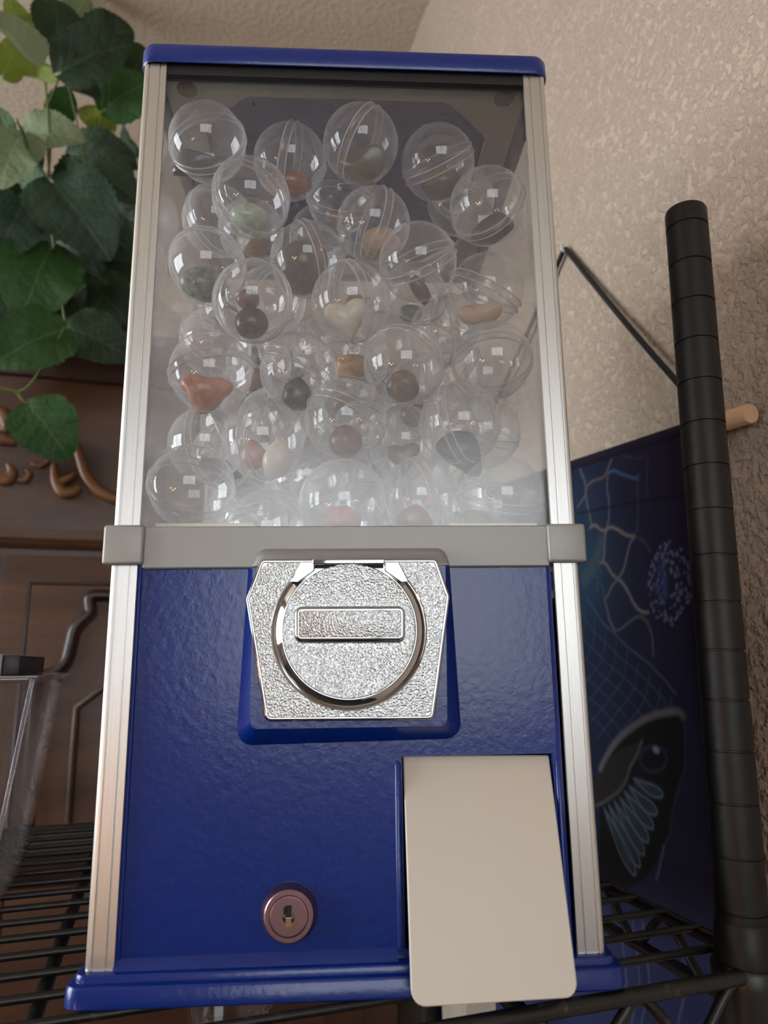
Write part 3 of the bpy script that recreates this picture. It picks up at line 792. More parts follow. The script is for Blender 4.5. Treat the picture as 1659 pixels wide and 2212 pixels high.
part('side_truss', tube(spline(zigzag((RX1 + .004, RY0 + .02, 0), (RX1 + .004, RY1, 0), -.0290, -.0080, 14), 3), .0027, 8), M['rack'], RK, 60)
# the tall post, grooved every inch
def rack_post(x, y, lean):
    z0, z1, r, pitch = ZF - ZS + .001, .4225, .01235, .0258
    prof = [(r * .8, z0)]; z = .4085; zs = []
    while z > z0 + .03: zs.append(z); z -= pitch
    prof.append((r, z0 + .002))
    for k, zg in enumerate(reversed(zs)):
        g = .00045
        prof += [(r, zg - g * 1.6), (r - .0007, zg - g), (r - .0007, zg + g), (r, zg + g * 1.6)]
    prof += [(r, z1 - .0022), (r - .0006, z1 - .0008), (r - .0022, z1)]
    Mx = Matrix.Translation((x, y, 0)) @ Matrix.Rotation(lean, 4, 'Y')
    o = part('post', xform(lathe(prof, 32), Mx), M['post'], RK, 30)
    return o, Mx
_, MX = rack_post(.1695, -.1392, math.atan2(.0165, .47))
part('shelf_collar', xform(lathe([(.0135, -.042), (.0160, -.040), (.0164, -.011), (.0167, -.004), (.0155, -.0022)], 28), MX), M['rack'], RK, 40)
part('split_sleeve', xform(lathe([(.0145, -.004), (.0147, .0012), (.0135, .016), (.0127, .0172)], 28), MX), M['post'], RK, 40)
for xx, yy in ((.1695, RY1 + .005), (-.81, -.1392), (-.81, RY1 + .005)):
    part('post', xform(lathe([(.01235, ZF - ZS + .001), (.01235, -.003 if xx > 0 else .02)], 20), Matrix.Translation((xx, yy, 0))), M['post'], RK, 40)
# lower shelf of the rack
for k in range(8):
    yy = RY0 + .03 + k * .062
    rail('lower_shelf_wire', (RX0, yy, -.402), (RX1, yy, -.402), .0021, 6)
rail('lower_shelf_rail', (RX0, RY0, -.406), (RX1, RY0, -.406), .0036, 8); rail('lower_shelf_rail', (RX0, RY1, -.406), (RX1, RY1, -.406), .0036, 8)
for xs_ in (-.165, .045, RX1): rail('lower_shelf_rail', (xs_, RY0, -.406), (xs_, RY1, -.406), .0036, 8)

# ------------------------------------------------------------------ wall hanging
XT = WX - .0100
TP = empty('tapestry', (0, 0, 0)); tag(TP, 'dark indigo printed fabric hanging on a wooden dowel by a black cord', 'wall hanging')
rod_a, rod_b = pr(1622, 893, 0, XT), pr(1240, 1012, 0, XT)
rod_dir = (rod_b - rod_a).normalized(); rod_a2 = rod_a; rod_b2 = rod_a + rod_dir * .62
part('dowel', tube([rod_a2, rod_a2 + rod_dir * .001, rod_b2], [.0074, .0080, .0080], 24), M['dowel'], TP, 50)
hook = pr(1226, 545, 0, WX - .004)
def cord_path(a, b, n=10):
    return [a.lerp(b, i / n) + Vector((0, 0, -.004 * math.sin(math.pi * i / n))) for i in range(n + 1)]
ca = rod_a2 + rod_dir * .036 + Vector((-.006, 0, .004)); cb = rod_b2 - rod_dir * .02 + Vector((-.006, 0, .004))
part('hanging_cord', tube(cord_path(ca, hook + Vector((-.002, 0, .004))) + [hook + Vector((-.002, .004, .006))] + cord_path(hook + Vector((-.002, .008, .003)), cb), .0029, 8), M['cord'], TP, 180)
part('cord_loop', tube([rod_a2 + rod_dir * .036 + Vector((.0098 * math.cos(t), 0, .0098 * math.sin(t))) for t in [2 * math.pi * k / 20 for k in range(20)]], .0022, 8, True), M['cord'], TP, 180)
HK = part('wall_hook', tube(spline([hook + Vector((.004, 0, .004)), hook + Vector((-.004, 0, .001)), hook + Vector((-.007, 0, .003)), hook + Vector((-.007, 0, .009))], 4), .0016, 8), simple('clear_hook', srgb(190, 185, 180), .25), None, 180)
tag(HK, 'small pale hook on the wall carrying the black cord', 'hook')

def tapestry():
    # cloth coordinates: s along the dowel (away from the camera), t down the wall
    top = rod_a + rod_dir * .048 + Vector((0, 0, -.004))
    S, T, step = .53, .95, .0016
    ns, nt = int(S / step), int(T / step)
    s, t = np.meshgrid(np.linspace(0, S, ns), np.linspace(0, T, nt), indexing='ij')
    dz = rod_dir.z / math.hypot(rod_dir.y, rod_dir.z); dy = math.sqrt(1 - dz * dz)
    Y = top.y + s * dy; Z = top.z + s * dz - t
    ripple = .0014 * np.sin(s * 34 + t * 2.) * np.clip(t * 4, 0, 1)
    X = np.full_like(Y, XT - .0081) + ripple + .006 * np.clip(t / .5, 0, 1)
    X = np.where(t < .008, XT - .0081 + 0 * X, X)
    V = np.stack([X, Y, Z], -1).reshape(-1, 3)
    idx = np.arange(ns * nt).reshape(ns, nt)
    Fq = np.stack([idx[:-1, :-1], idx[1:, :-1], idx[1:, 1:], idx[:-1, 1:]], -1).reshape(-1, 4)
    me = bpy.data.meshes.new('cloth'); me.vertices.add(len(V)); me.vertices.foreach_set('co', V.ravel())
    me.loops.add(Fq.size); me.loops.foreach_set('vertex_index', Fq.ravel().astype(np.int32))
    me.polygons.add(len(Fq)); me.polygons.foreach_set('loop_start', np.arange(0, Fq.size, 4, dtype=np.int32))
    me.update(calc_edges=True); me.polygons.foreach_set('use_smooth', [True] * len(me.polygons))
    # the print, plus light painted in low down: lines, dots and fills drawn on the cloth (y, z positions on the wall)
    py, pz = Y.ravel(), Z.ravel()
    def w5(x, y): p = pr(1220 + x / 3.686, 900 + y / 3.686, 0, XT - .008); return (p.y, p.z)
    def w6(x, y): p = pr(1220 + x / 3.779, 1450 + y / 3.779, 0, XT - .006); return (p.y, p.z)
    def dist(poly):
        dmin = np.full(len(py), 9.)
        ys = [q[0] for q in poly]; zs = [q[1] for q in poly]
        sel = np.where((py > min(ys) - .03) & (py < max(ys) + .03) & (pz > min(zs) - .03) & (pz < max(zs) + .03))[0]
        a, b = py[sel], pz[sel]; dm = np.full(len(sel), 9.)
        for (y0, z0), (y1, z1) in zip(poly, poly[1:]):
            ey, ez = y1 - y0, z1 - z0; l2 = ey * ey + ez * ez + 1e-12
            u = np.clip(((a - y0) * ey + (b - z0) * ez) / l2, 0, 1)
            dm = np.minimum(dm, np.hypot(a - y0 - u * ey, b - z0 - u * ez))
        dmin[sel] = dm; return dmin
    def sp(pts): return [(v.x, v.y) for v in spline([Vector((a, b, 0)) for a, b in pts], 5)]
    lin = lambda r, g, b: np.array(srgb(r, g, b)[:3])
    C = np.tile(lin(30, 24, 52), (len(py), 1))
    yy0 = w5(1000, 500)[0]; yy1 = w5(100, 500)[0]
    fy = np.clip((py - yy0) / (yy1 - yy0), 0, 1.6)[:, None]
    fz = np.clip((pz - w6(0, 1500)[1]) / (w5(0, 400)[1] - w6(0, 1500)[1]), 0, 1)[:, None]
    C = C * (1 - .55 * fy) + lin(20, 40, 72) * (.55 * fy)
    C += lin(44, 24, 56) * .35 * np.clip(1 - fy, 0, 1) * fz
    gl = np.exp(-((py - w5(150, 1250)[0]) ** 2 + (pz - w5(150, 1250)[1]) ** 2) / .05 ** 2)[:, None]; C += lin(24, 84, 108) * gl * .45
    gl = np.exp(-((py - w5(120, 700)[0]) ** 2 + (pz - w5(120, 700)[1]) ** 2) / .05 ** 2)[:, None]; C += lin(24, 70, 100) * gl * .35
    gb = np.clip((-.03 - pz) / .06, 0, 1)[:, None]; C = C * (1 - gb) + lin(46, 54, 104) * gb  # paler blue towards the bottom is light painted into the cloth colour
    def stroke(poly, col, w, k=1.0):
        nonlocal C
        a = (np.clip(1.35 - dist(poly) / w, 0, 1) * k)[:, None]; C = C * (1 - a) + lin(*col) * a
    # scale grid below the long edge line
    edge = [(165, 1450), (300, 1650), (390, 1730), (500, 1840), (650, 1960), (780, 2100), (860, 2212)]
    for off in range(1, 7):
        stroke([w5(x - off * 78, y + off * 70) for x, y in edge] + [w6(880 - off * 90 + 40, 330 + off * 55)], (42, 84, 112), .0011, .55)
    for k in range(9):
        stroke(sp([w5(150 + k * 85, 1500 + k * 92), w5(110 + k * 84, 1760 + k * 86), w5(-40 + k * 84, 1960 + k * 84), w5(-190 + k * 84, 2140 + k * 84)]), (40, 80, 110), .0012, .5)
    stroke([w5(*q) for q in edge], (70, 84, 110), .0013, .8)
    # flame-shaped wing with a dark inside
    wing = [(270, 800), (330, 690), (430, 560), (560, 450), (700, 370), (830, 335), (920, 330), (950, 370), (965, 480), (965, 750), (930, 900), (870, 1130), (850, 1310), (800, 1430), (700, 1640), (560, 1760), (250, 1800)]
    W = np.array([w6(*q) for q in wing]); ins = np.zeros(len(py), bool); j = len(W) - 1
    for i in range(len(W)):
        c = ((W[i, 1] > pz) != (W[j, 1] > pz)) & (py < (W[j, 0] - W[i, 0]) * (pz - W[i, 1]) / (W[j, 1] - W[i, 1] + 1e-12) + W[i, 0]); ins ^= c; j = i
    C[ins] = lin(15, 13, 20)
    inner = [(200, 900), (300, 760), (450, 640), (630, 570), (590, 680), (530, 790), (500, 880), (440, 970), (300, 1070), (200, 1110)]
    W = np.array([w6(*q) for q in inner]); ins = np.zeros(len(py), bool); j = len(W) - 1
    for i in range(len(W)):
        c = ((W[i, 1] > pz) != (W[j, 1] > pz)) & (py < (W[j, 0] - W[i, 0]) * (pz - W[i, 1]) / (W[j, 1] - W[i, 1] + 1e-12) + W[i, 0]); ins ^= c; j = i
    C[ins] = lin(40, 36, 40)
    stroke(sp([w6(*q) for q in wing[:8]]), (104, 100, 104), .0036, .9)
    stroke(sp([w6(*q) for q in wing[7:14]]), (52, 48, 70), .0013, .8)
    stroke(sp([w6(*q) for q in [(800, 1430), (775, 1560), (740, 1700)]]), (70, 84, 120), .0016, .8)
    stroke(sp([w6(*q) for q in inner[3:10]]), (84, 82, 84), .0020, .8)
    stroke(sp([w6(720 + 105 * math.cos(a), 715 + 105 * math.sin(a)) for a in [2 * math.pi * k / 12 for k in range(13)]]), (52, 44, 72), .0016, .8)
    stroke([w6(735, 640), w6(752, 645)], (150, 130, 170), .0030, .9)
    tips = [(790, 1020), (742, 1170), (712, 1285), (672, 1395), (636, 1500), (600, 1600), (560, 1665)]
    bases = [(560, 880), (520, 940), (480, 985), (440, 1035), (390, 1065), (340, 1095), (298, 1120)]
    for (tx, ty), (bx_, by_) in zip(tips, bases):
        d = Vector((tx - bx_, ty - by_)); nrm = Vector((-d.y, d.x)).normalized(); ww = 42
        m1, m2 = Vector((bx_, by_)) + d * .7 + nrm * ww, Vector((bx_, by_)) + d * .7 - nrm * ww
        stroke([w6(bx_ + d.x * .15, by_ + d.y * .15), w6(bx_ + d.x * .85, by_ + d.y * .85)], (58, 76, 96), .0050, .6)
        stroke(sp([w6(bx_, by_), w6(*m1), w6(tx, ty), w6(*m2), w6(bx_, by_)]), (92, 106, 122), .0014, .8)
    # curling net of pale lines
    for pts_, col, w in [
        ([(110, 370), (130, 440), (165, 540), (165, 620), (185, 740), (205, 840), (200, 890)], (118, 106, 106), .0021),
        ([(165, 590), (190, 540), (240, 505), (310, 480), (345, 410), (385, 300)], (112, 98, 100), .0021),
        ([(100, 720), (140, 660), (165, 620)], (112, 100, 104), .0019),
        ([(345, 450), (335, 560), (350, 680), (350, 790), (335, 870)], (106, 98, 108), .0019),
        ([(345, 450), (390, 430), (450, 455), (560, 490), (590, 465)], (64, 98, 140), .0023),
        ([(590, 465), (575, 560), (580, 700), (575, 860), (550, 930)], (58, 62, 96), .0017),
        ([(380, 330), (430, 300), (500, 320), (600, 335), (655, 310), (650, 500), (655, 650)], (70, 52, 84), .0016),
        ([(200, 880), (240, 865), (290, 905), (330, 900), (360, 880), (420, 900), (480, 940), (550, 955)], (132, 120, 116), .0025),
        ([(335, 880), (315, 960), (310, 1080), (300, 1150)], (124, 116, 120), .0023),
        ([(555, 955), (515, 1010), (490, 1110), (465, 1210), (430, 1280)], (112, 104, 110), .0021),
        ([(270, 1160), (320, 1170), (370, 1250), (420, 1295), (460, 1330), (500, 1400), (550, 1500), (600, 1550), (650, 1560)], (124, 116, 118), .0024),
        ([(555, 955), (620, 990), (670, 1070)], (62, 66, 100), .0018),
        ([(420, 1295), (370, 1350), (340, 1420), (310, 1455), (330, 1530), (350, 1620), (390, 1700)], (104, 98, 106), .0020),
        ([(390, 1705), (440, 1690), (500, 1640), (560, 1595), (610, 1600), (650, 1650), (680, 1750), (690, 1900)], (88, 86, 100), .0020),
        ([(260, 1160), (280, 1240), (250, 1290), (235, 1240), (255, 1215)], (58, 84, 104), .0014),
        ([(255, 1390), (250, 1340), (275, 1320), (300, 1380), (300, 1440)], (58, 84, 104), .0014)]:
        stroke(sp([w5(*q) for q in pts_]), col, w * .78, .9)
    W = [w5(290, 990), w5(255, 1120), w5(190, 1230), w5(150, 1290)]
    stroke(W, (70, 88, 96), .0085, .7)
    stroke([w5(100, 770), w5(520, 690), w5(960, 620), w5(1300, 560)], (14, 12, 24), .0014, .8)
    # seed-head of dots
    rg = random.Random(3); c0 = (800, 1330)
    for k in range(150):
        a = rg.uniform(0, 2 * math.pi); f = rg.choice([.35, .6, .85, 1, 1]) * rg.uniform(.85, 1.05)
        x, y = c0[0] + 165 * f * math.cos(a) + 20, c0[1] + 320 * f * math.sin(a)
        p = w5(x, y); stroke([p, (p[0] + .0002, p[1])], (112, 116, 160), rg.uniform(.0010, .0019), .85)
    for k in range(40):
        a = rg.uniform(math.pi * .55, math.pi * 1.5); f = rg.uniform(.5, .95)
        stroke([w5(*c0), w5(c0[0] + 160 * f * math.cos(a), c0[1] + 300 * f * math.sin(a))], (48, 62, 112), .0009, .45)
    # pale streaks near the bottom
    for x in (1335, 1365, 1388, 1470, 1560):
        q = [pr(x, 1990, 0, XT - .004), pr(x + 14, 2120, 0, XT - .004), pr(x - 6, 2210, 0, XT - .004)]
        stroke([(p.y, p.z) for p in q], (120, 128, 160), .0012, .5)
    ca_ = me.color_attributes.new('print', 'FLOAT_COLOR', 'POINT')
    ca_.data.foreach_set('color', np.concatenate([np.clip(C * .52 + C.mean(1, keepdims=True) * .10, 0, 1), np.ones((len(C), 1))], 1).astype(np.float32).ravel())
    n = NT('printed_fabric'); at = n.new('Attribute', _attribute_name='print')
    c = n.coord(); wv = n.new('TexWave', Vector=c, Scale=420., _bands_direction='Z').outputs[1]; wv2 = n.new('TexWave', Vector=c, Scale=420., _bands_direction='Y').outputs[1]
    n.pbr(Base_Color=at.outputs[0], Roughness=.85, Specular_IOR_Level=.2, Sheen_Weight=.0, Normal=n.bump(n.math('ADD', wv, wv2), .35, .0008))
    o = new_obj('cloth', me, TP, n.m)
    return o
tapestry()
part('rod_pocket', tube([rod_a + rod_dir * .047, rod_a + rod_dir * .0475, rod_b2 - rod_dir * .03], [.0082, .0092, .0092], 20), simple('pocket_fabric', srgb(26, 20, 38), .85, 0, 0, .2), TP, 50)

# ------------------------------------------------------------------ carved cabinet behind
YA = .75
CB = empty('carved_armoire', (0, 0, 0)); tag(CB, 'dark carved walnut armoire under the trailing green plant', 'armoire')
def pa(x, y, dy=0.): return pr(x, y, 1, YA + dy)
z_cr0 = pa(120, 818).z; z_cr1 = pa(120, 742).z; z_fr = pa(120, 1150).z; z_fr0 = pa(120, 1186).z
AX0, AX1 = -1.05, .27
part('body', join(box(AX0, AX1, YA + .004, 1.30, ZF + .001, z_cr1 - .006)), M['wood'], CB)
def moulding(name, prof, mat, x0=AX0 - .01, x1=AX1):
    return part(name, loft([[Vector((x, YA + y, z)) for y, z in prof] for x in (x0, x1)]), mat, CB, 40)
zc = z_cr0; hc = z_cr1 - z_cr0
moulding('crown_moulding', [(.01, zc - .002), (-.006, zc), (-.010, zc + hc * .15), (-.012, zc + hc * .3), (-.026, zc + hc * .5), (-.040, zc + hc * .62), (-.043, zc + hc * .75), (-.050, zc + hc * .8), (-.050, zc + hc), (.02, zc + hc)], M['wood_dark'])
part('cornice_top', box(AX0 - .03, AX1, YA - .052, 1.31, z_cr1 - .004, z_cr1 + .012, .003), M['wood_dark'], CB)
moulding('frieze_moulding', [(.01, z_fr0), (-.010, z_fr0), (-.014, z_fr0 + .006), (-.010, z_fr0 + .013), (-.004, z_fr0 + .016), (-.003, z_fr + .004), (.01, z_fr + .004)], M['wood'])
# scroll carvings on the frieze
def z6(x, y): return pa(x / 3.687, 650 + y / 3.687, -.004)
for pts_, rad in [([(590, 1110), (640, 1250), (690, 1390), (780, 1500), (900, 1565), (1060, 1590), (1200, 1540)], [.004, .007, .008, .0085, .0085, .007, .004]),
                  ([(425, 1290), (440, 1420), (500, 1520), (580, 1520), (640, 1480)], [.003, .007, .009, .008, .003]),
                  ([(455, 1440), (530, 1420), (600, 1375)], [.006, .006, .003]),
                  ([(250, 1290), (320, 1310), (390, 1270)], [.003, .004, .003]),
                  ([(-60, 1060), (20, 1090), (130, 1125)], [.008, .011, .005]),
                  ([(-40, 1420), (60, 1420), (95, 1360), (60, 1290)], [.006, .009, .007, .003]),
                  ([(130, 1420), (200, 1420), (230, 1370), (200, 1340)], [.003, .005, .004, .002]),
                  ([(-50, 850), (30, 900), (50, 1000), (0, 1060)], [.006, .010, .008, .004])]:
    P = spline([z6(*q) for q in pts_], 5)
    rr = [rad[min(int(i / 5), len(rad) - 1)] * (1 - (i / 5 - int(i / 5))) + rad[min(int(i / 5) + 1, len(rad) - 1)] * (i / 5 - int(i / 5)) for i in range(len(P))]
    g = tube(P, [q * 1.15 for q in rr], 10)
    part('carved_scroll', ([Vector((v.x, YA + .003 + (v.y - YA - .003) * .7, v.z)) for v in g[0]], g[1]), M['wood_gold'], CB, 180)
# door: stile and rails around a sunk panel with an ogee moulding
def z7(x, y, dy=0.): return pa(x / 3.567, 1180 + y / 3.567, dy)
d_l = z7(10, 300).x; d_t = z7(300, 75).z; p_l = z7(225, 600).x; p_t = z7(400, 300).z
DOOR = part('door', box(d_l, AX1 - .06, YA - .006, YA + .006, -.85, d_t, .002), M['wood'], CB)
part('door_panel', box(p_l, AX1 - .12, YA - .0125, YA - .004, -.70, p_t, .003), M['wood_dark'] if False else M['wood'], DOOR)
part('panel_bead', tube([(p_l - .003, YA - .008, -.70), (p_l - .003, YA - .008, p_t + .003), (AX1 - .12, YA - .008, p_t + .003)], .0045, 8), M['wood_dark'], DOOR, 60)
og = [(900, 385), (700, 385), (698, 500), (640, 560), (575, 640), (545, 760), (510, 880), (430, 960), (330, 1012), (285, 1060), (262, 1300), (225, 1800), (200, 2300)]
part('ogee_moulding', tube(spline([z7(x, y, -.013) for x, y in og], 4), .0105, 10, flat=.9), M['wood_dark'], DOOR, 180)
part('ogee_fillet', tube(spline([z7(x + 28, y + 26, -.013) for x, y in og], 4), .0045, 8), M['wood'], DOOR, 180)
part('raised_edge', tube([z7(900, 1010, -.012), z7(590, 1245, -.012), z7(560, 1650, -.012), z7(520, 2200, -.012), z7(500, 2600, -.012)], .006, 8), M['wood'], DOOR, 60)
part('side_door', box(AX0 + .02, d_l - .008, YA - .006, YA + .006, -.85, d_t, .002), M['wood'], CB)
part('bottom_rail', box(AX0, AX1, YA - .02, YA + .006, pa(100, 1815).z - .06, pa(100, 1785).z, .004), M['wood_dark'], CB)

# ------------------------------------------------------------------ trailing plant
PL = empty('potted_plant', (0, 0, 0)); tag(PL, 'trailing leafy green plant in a dark pot on top of the armoire', 'plant')
def leaf_mesh(name, seed, fold, curl):
    rg = random.Random(seed); V, Fc = [], []; nu, nv = 15, 36
    for i in range(nv + 1):
        t = i / nv
        w = .44 * (math.sin(math.pi * min(1, t ** .72 * .985 + .012)) ** .62) * (1 + .075 * (1 - (i % 3) / 2 if 3 < i < nv - 1 else 0))
        if t < .08: w *= .55 + t * 5.6
        for j in range(nu):
            u = j / (nu - 1) * 2 - 1
            x = u * w; yv = t - .06 * (1 - abs(u)) * 0 - .10 * abs(u) ** 2 * (1 - t) * (1 if t < .3 else 0)
            z = fold * abs(x) - curl * (t - .35) ** 2 + .007 * math.sin(t * 20 - abs(u) * 3) * abs(u) + .05 * noise.noise(Vector((x * 3, t * 3, seed)))
            V.append(Vector((x, yv, z)))
    for i in range(nv):
        for j in range(nu - 1):
            a = i * nu + j; Fc.append((a, a + 1, a + nu + 1, a + nu))
    me = to_mesh(name, V, Fc, 180); return me
LEAF = [leaf_mesh('leaf', k, f, c) for k, (f, c) in enumerate([(.25, .35), (.12, .5), (.4, .25), (.3, .6)])]
def leaf_variants(mat):
    out = []
    for me in LEAF:
        m = me.copy(); m.materials.clear(); m.materials.append(M[mat]); out.append(m)
    return out
LV = {k: leaf_variants(k) for k in ('leaf_dark', 'leaf_mid', 'leaf_blue', 'leaf_pale', 'leaf_lime')}
CR = RM @ CAM_M; RGTr, UPr, FWr = RM @ RGT, RM @ UPV, RM @ FWD
def add_leaf(bx_, by_, tx, ty, Y, mat, tilt=.25, roll=0., wide=1., var=0):
    """leaf from its base to its tip (photo points) at room depth Y; tilt: tip towards the viewer"""
    a, b = pr(bx_, by_, 1, Y), pr(tx, ty, 1, Y)
    back = (CR - a).normalized(); d = b - a; L = d.length
    yv = (d.normalized() + back * tilt).normalized(); L *= math.sqrt(1 + tilt * tilt)
    zv = (back - yv * back.dot(yv)).normalized()
    zv = Matrix.Rotation(roll, 3, yv) @ zv; xv = yv.cross(zv)
    o = new_obj('leaf', LV[mat][var % 4], PL)
    mw = Matrix((xv * L * wide, yv * L, zv * L)).transposed().to_4x4(); mw.translation = a
    o.matrix_world = mw
LEAVES = [ # base x,y  tip x,y  depth  material tilt roll wide variant
 (127, 95, 118, -8, .66, 'leaf_dark', .1, .25, 1.0, 0), (192, 92, 282, 60, .68, 'leaf_dark', .2, -.3, 1.1, 1), (130, 152, 262, 92, .60, 'leaf_dark', .3, -.5, .86, 0),
 (74, 132, -30, 26, .58, 'leaf_pale', .2, 1.05, .9, 2), (40, 140, 34, -30, .78, 'leaf_lime', .0, .9, .7, 0), (150, 50, 196, -16, .76, 'leaf_pale', .1, .3, .8, 1),
 (90, 90, 52, 20, .78, 'leaf_lime', .1, .4, .8, 3), (10, 160, 40, 84, .74, 'leaf_lime', .0, .5, .8, 1), (80, 135, 122, 178, .74, 'leaf_lime', .2, .6, .9, 0),
 (225, 232, 320, 170, .70, 'leaf_mid', .2, -.4, 1.0, 1), (212, 205, 142, 176, .68, 'leaf_blue', .2, .7, .7, 3), (110, 250, 160, 200, .76, 'leaf_mid', .1, .4, 1.0, 0),
 (240, 280, 172, 226, .76, 'leaf_lime', .1, .5, .9, 1), (280, 170, 316, 100, .76, 'leaf_dark', .1, .2, .9, 0), (205, 335, 300, 360, .68, 'leaf_mid', .3, -.6, .75, 2),
 (262, 280, 300, 345, .70, 'leaf_dark', .1, .9, .6, 1), (50, 285, 178, 292, .62, 'leaf_pale', .4, -.75, .9, 0), (48, 285, -10, 395, .57, 'leaf_pale', .35, .45, .95, 1),
 (50, 290, 118, 440, .58, 'leaf_mid', .1, 1.15, .8, 2), (112, 388, 242, 556, .55, 'leaf_blue', .25, -.25, .93, 0), (60, 330, 40, 425, .62, 'leaf_dark', .3, .5, .9, 3),
 (50, 440, -10, 560, .58, 'leaf_blue', .3, .3, 1.0, 0), (110, 530, 40, 690, .58, 'leaf_mid', .3, .2, .95, 1), (110, 545, 235, 605, .64, 'leaf_dark', .4, -.4, .9, 0),
 (180, 360, 300, 420, .66, 'leaf_dark', .4, -.5, 1.0, 3), (150, 330, 280, 330, .68, 'leaf_dark', .5, -.6, .9, 1), (136, 708, -18, 778, .58, 'leaf_mid', .35, .35, .92, 0),
 (143, 702, 282, 764, .60, 'leaf_dark', .3, -.45, .95, 1), (62, 872, 150, 985, .55, 'leaf_mid', .15, -.15, 1.08, 1),
 (200, 470, 300, 560, .72, 'leaf_dark', .3, -.2, 1.0, 0), (60, 560, -30, 640, .68, 'leaf_blue', .2, .3, 1.0, 2), (190, 600, 280, 690, .70, 'leaf_dark', .3, -.4, 1.0, 1),
 (130, 440, 60, 540, .68, 'leaf_dark', .2, .3, 1.0, 3), (230, 420, 300, 500, .70, 'leaf_dark', .2, .3, 1.0, 2), (20, 620, 60, 730, .66, 'leaf_dark', .4, .2, 1.0, 0),
 (110, 600, 170, 700, .70, 'leaf_dark', .4, -.1, 1.0, 2), (20, 380, 90, 480, .70, 'leaf_dark', .2, -.1, 1.0, 1), (250, 520, 190, 640, .73, 'leaf_dark', .2, -.1, 1.0, 1),
 (150, 420, 220, 340, .74, 'leaf_dark', .2, -.1, 1.0, 1), (40, 520, 110, 620, .72, 'leaf_dark', .2, .1, 1.0, 3), (20, 300, -40, 240, .7, 'leaf_mid', .2, .1, 1.0, 2),
]
for a in LEAVES: add_leaf(*a)
def add_stem(pts_, Y, r=.0016):
    part('stem', tube(spline([pr(x, y, 1, Y + (k * .004)) for k, (x, y) in enumerate(pts_)], 5), r, 7), M['stem'], PL, 180)
for pts_, Y, r in [([(98, 178), (104, 250), (108, 330), (104, 420), (120, 560)], .60, .0020), ([(134, 158), (108, 215), (84, 300), (80, 420)], .62, .0015), ([(142, 162), (156, 220), (172, 290), (190, 380)], .63, .0014),
                   ([(-6, 226), (22, 284), (48, 330)], .62, .0014), ([(127, 94), (128, 130), (134, 160)], .62, .0014), ([(66, 132), (98, 140), (132, 150)], .6, .0013),
                   ([(140, 706), (100, 780), (62, 834), (40, 846), (36, 852)], .575, .0017), ([(-20, 836), (34, 846), (48, 862), (62, 872)], .565, .0024), ([(228, 232), (214, 280), (200, 340)], .71, .0013), ([(120, 560), (132, 640), (142, 706)], .59, .0018),
                   ([(112, 388), (104, 350), (102, 300)], .57, .0014)]:
    add_stem(pts_, Y, r)
pot_c = pr(150, 690, 1, .92)
zt = z_cr1 + .0125
part('pot', xform(lathe([(.070, 0), (.085, .01), (.11, .10), (.118, .112), (.118, .125), (.108, .125), (.104, .10), (.03, .095)], 32), Matrix.Translation((pot_c.x, .92, zt))), M['pot'], PL, 50)
part('soil', xform(lathe([(.104, .09), (.103, .105), (.02, .11)], 24), Matrix.Translation((pot_c.x, .92, zt))), M['carpet'], PL, 50)

# ------------------------------------------------------------------ clear bin at the left and things around the rack
BN = empty('clear_bin', (0, 0, 0)); tag(BN, 'clear acrylic bin with a flared rim standing on the wire rack', 'bin')
YN = .039; tr = pr(76, 1466, 1, YN); bxr = pr(0, 1822, 1, YN)
slope = (tr.x - bxr.x) / (tr.z - bxr.z); xb = tr.x - slope * (tr.z - ZS)
def binwall(d, z0, z1, t):
    def ring(z, e):
        h = z - ZS; x1 = xb + slope * h + e; x0 = -.40 - slope * h - e; y0 = YN - slope * h * .2 - e; y1 = YN + .14 + slope * h * .2 + e
        return [Vector((p.x, p.y, z)) for p in rpoly([(x0, y0), (x1, y0), (x1, y1), (x0, y1)], .006, 3)]
    return loft([ring(z0, 0), ring(z1, 0), ring(z1, -t), ring(z0 + t, -t)])
part('bin_wall', binwall(0, ZS + .0006, tr.z, .0022), M['acrylic'], BN, 40)
def binrim():
    z = tr.z; h = z - ZS; e = .0035; x1 = xb + slope * h + e; x0 = -.40 - slope * h - e; y0 = YN - slope * h * .2 - e; y1 = YN + .14 + slope * h * .2 + e
    return tube([Vector((p.x, p.y, z)) for p in rpoly([(x0, y0), (x1, y0), (x1, y1), (x0, y1)], .007, 4)], .0022, 8, True)
part('bin_rim', binrim(), M['acrylic'], BN, 60)
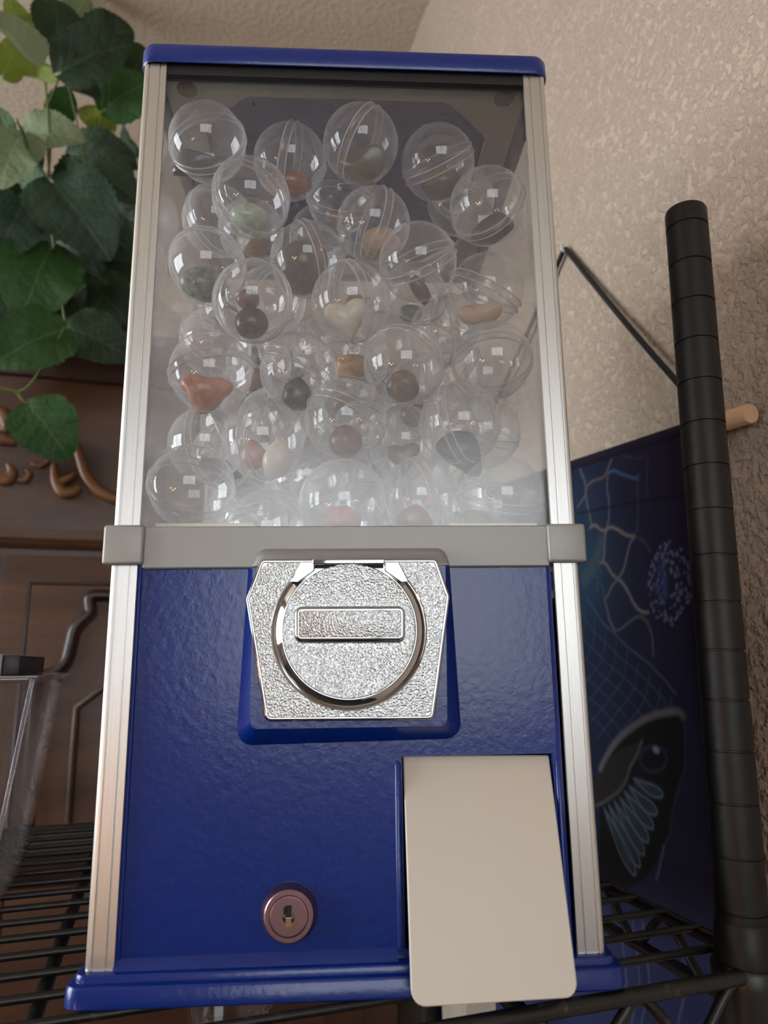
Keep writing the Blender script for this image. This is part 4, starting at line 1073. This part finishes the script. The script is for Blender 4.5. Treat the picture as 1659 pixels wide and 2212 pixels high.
part('corner_edge', tube([(xb - .001, YN - .001, ZS + .004), (tr.x - .001, YN - slope * (tr.z - ZS) * .2 - .001, tr.z)], .0014, 8), M['seam'], BN, 60)
bk = pr(13, 1462, 1, YN + .01); bk2 = pr(50, 1420, 1, YN + .01); bk1 = pr(14, 1420, 1, YN + .01)
BL = empty('small_box', (0, 0, 0)); tag(BL, 'small black box with a pale grey end lying on the clear bin', 'box')
part('dark_half', box(bk1.x, bk2.x, YN + .0, YN + .10, tr.z + .0024, bk2.z + .001, .0008), simple('box_black', srgb(24, 22, 26), .5), BL)
part('pale_half', box(bk1.x - .05, bk1.x - .0002, YN - .001, YN + .10, tr.z + .0024, bk2.z + .002, .0008), simple('box_grey', srgb(150, 150, 160), .5), BL)
part('bin_lid', box(-.40, tr.x + .002, YN - .004, YN + .144, tr.z + .0004, tr.z + .0022, .0005, 1), M['acrylic'], BN)
TB = empty('clear_tub', (0, 0, 0)); tag(TB, 'clear plastic tub below the shelf under the machine', 'tub')
a, b = pr(425, 2196, 1, .03), pr(585, 2192, 1, .03)
def tub(x0, x1, y0, y1, z0, z1):
    def ring(z, e): return [Vector((p.x, p.y, z)) for p in rpoly([(x0 - e, y0 - e), (x1 + e, y0 - e), (x1 + e, y1 + e), (x0 - e, y1 + e)], .012, 5)]
    return loft([ring(z0, -.012), ring(z1, 0), ring(z1 + .003, .003), ring(z1 + .004, .001), ring(z1, -.0022), ring(z0 + .002, -.014)])
part('tub_body', tub(a.x, b.x, .03, .19, ZS - .399, b.z), M['acrylic'], TB, 40)
a, b = pr(1005, 2166, 1, .10), pr(1068, 2166, 1, .10)
PB = empty('pale_book', (0, 0, 0)); tag(PB, 'pale book standing on the lower shelf below the flap', 'book')
part('cover', join(box(a.x, a.x + .002, .10, .125, ZS - .3995, -.075), box(b.x - .002, b.x, .10, .125, ZS - .3995, -.075), box(a.x, b.x, .098, .100, ZS - .3995, -.075)), simple('book_cover', srgb(196, 190, 180), .6), PB)
part('pages', box(a.x + .002, b.x - .002, .1005, .122, ZS - .397, -.079), simple('book_pages', srgb(214, 206, 190), .8), PB)
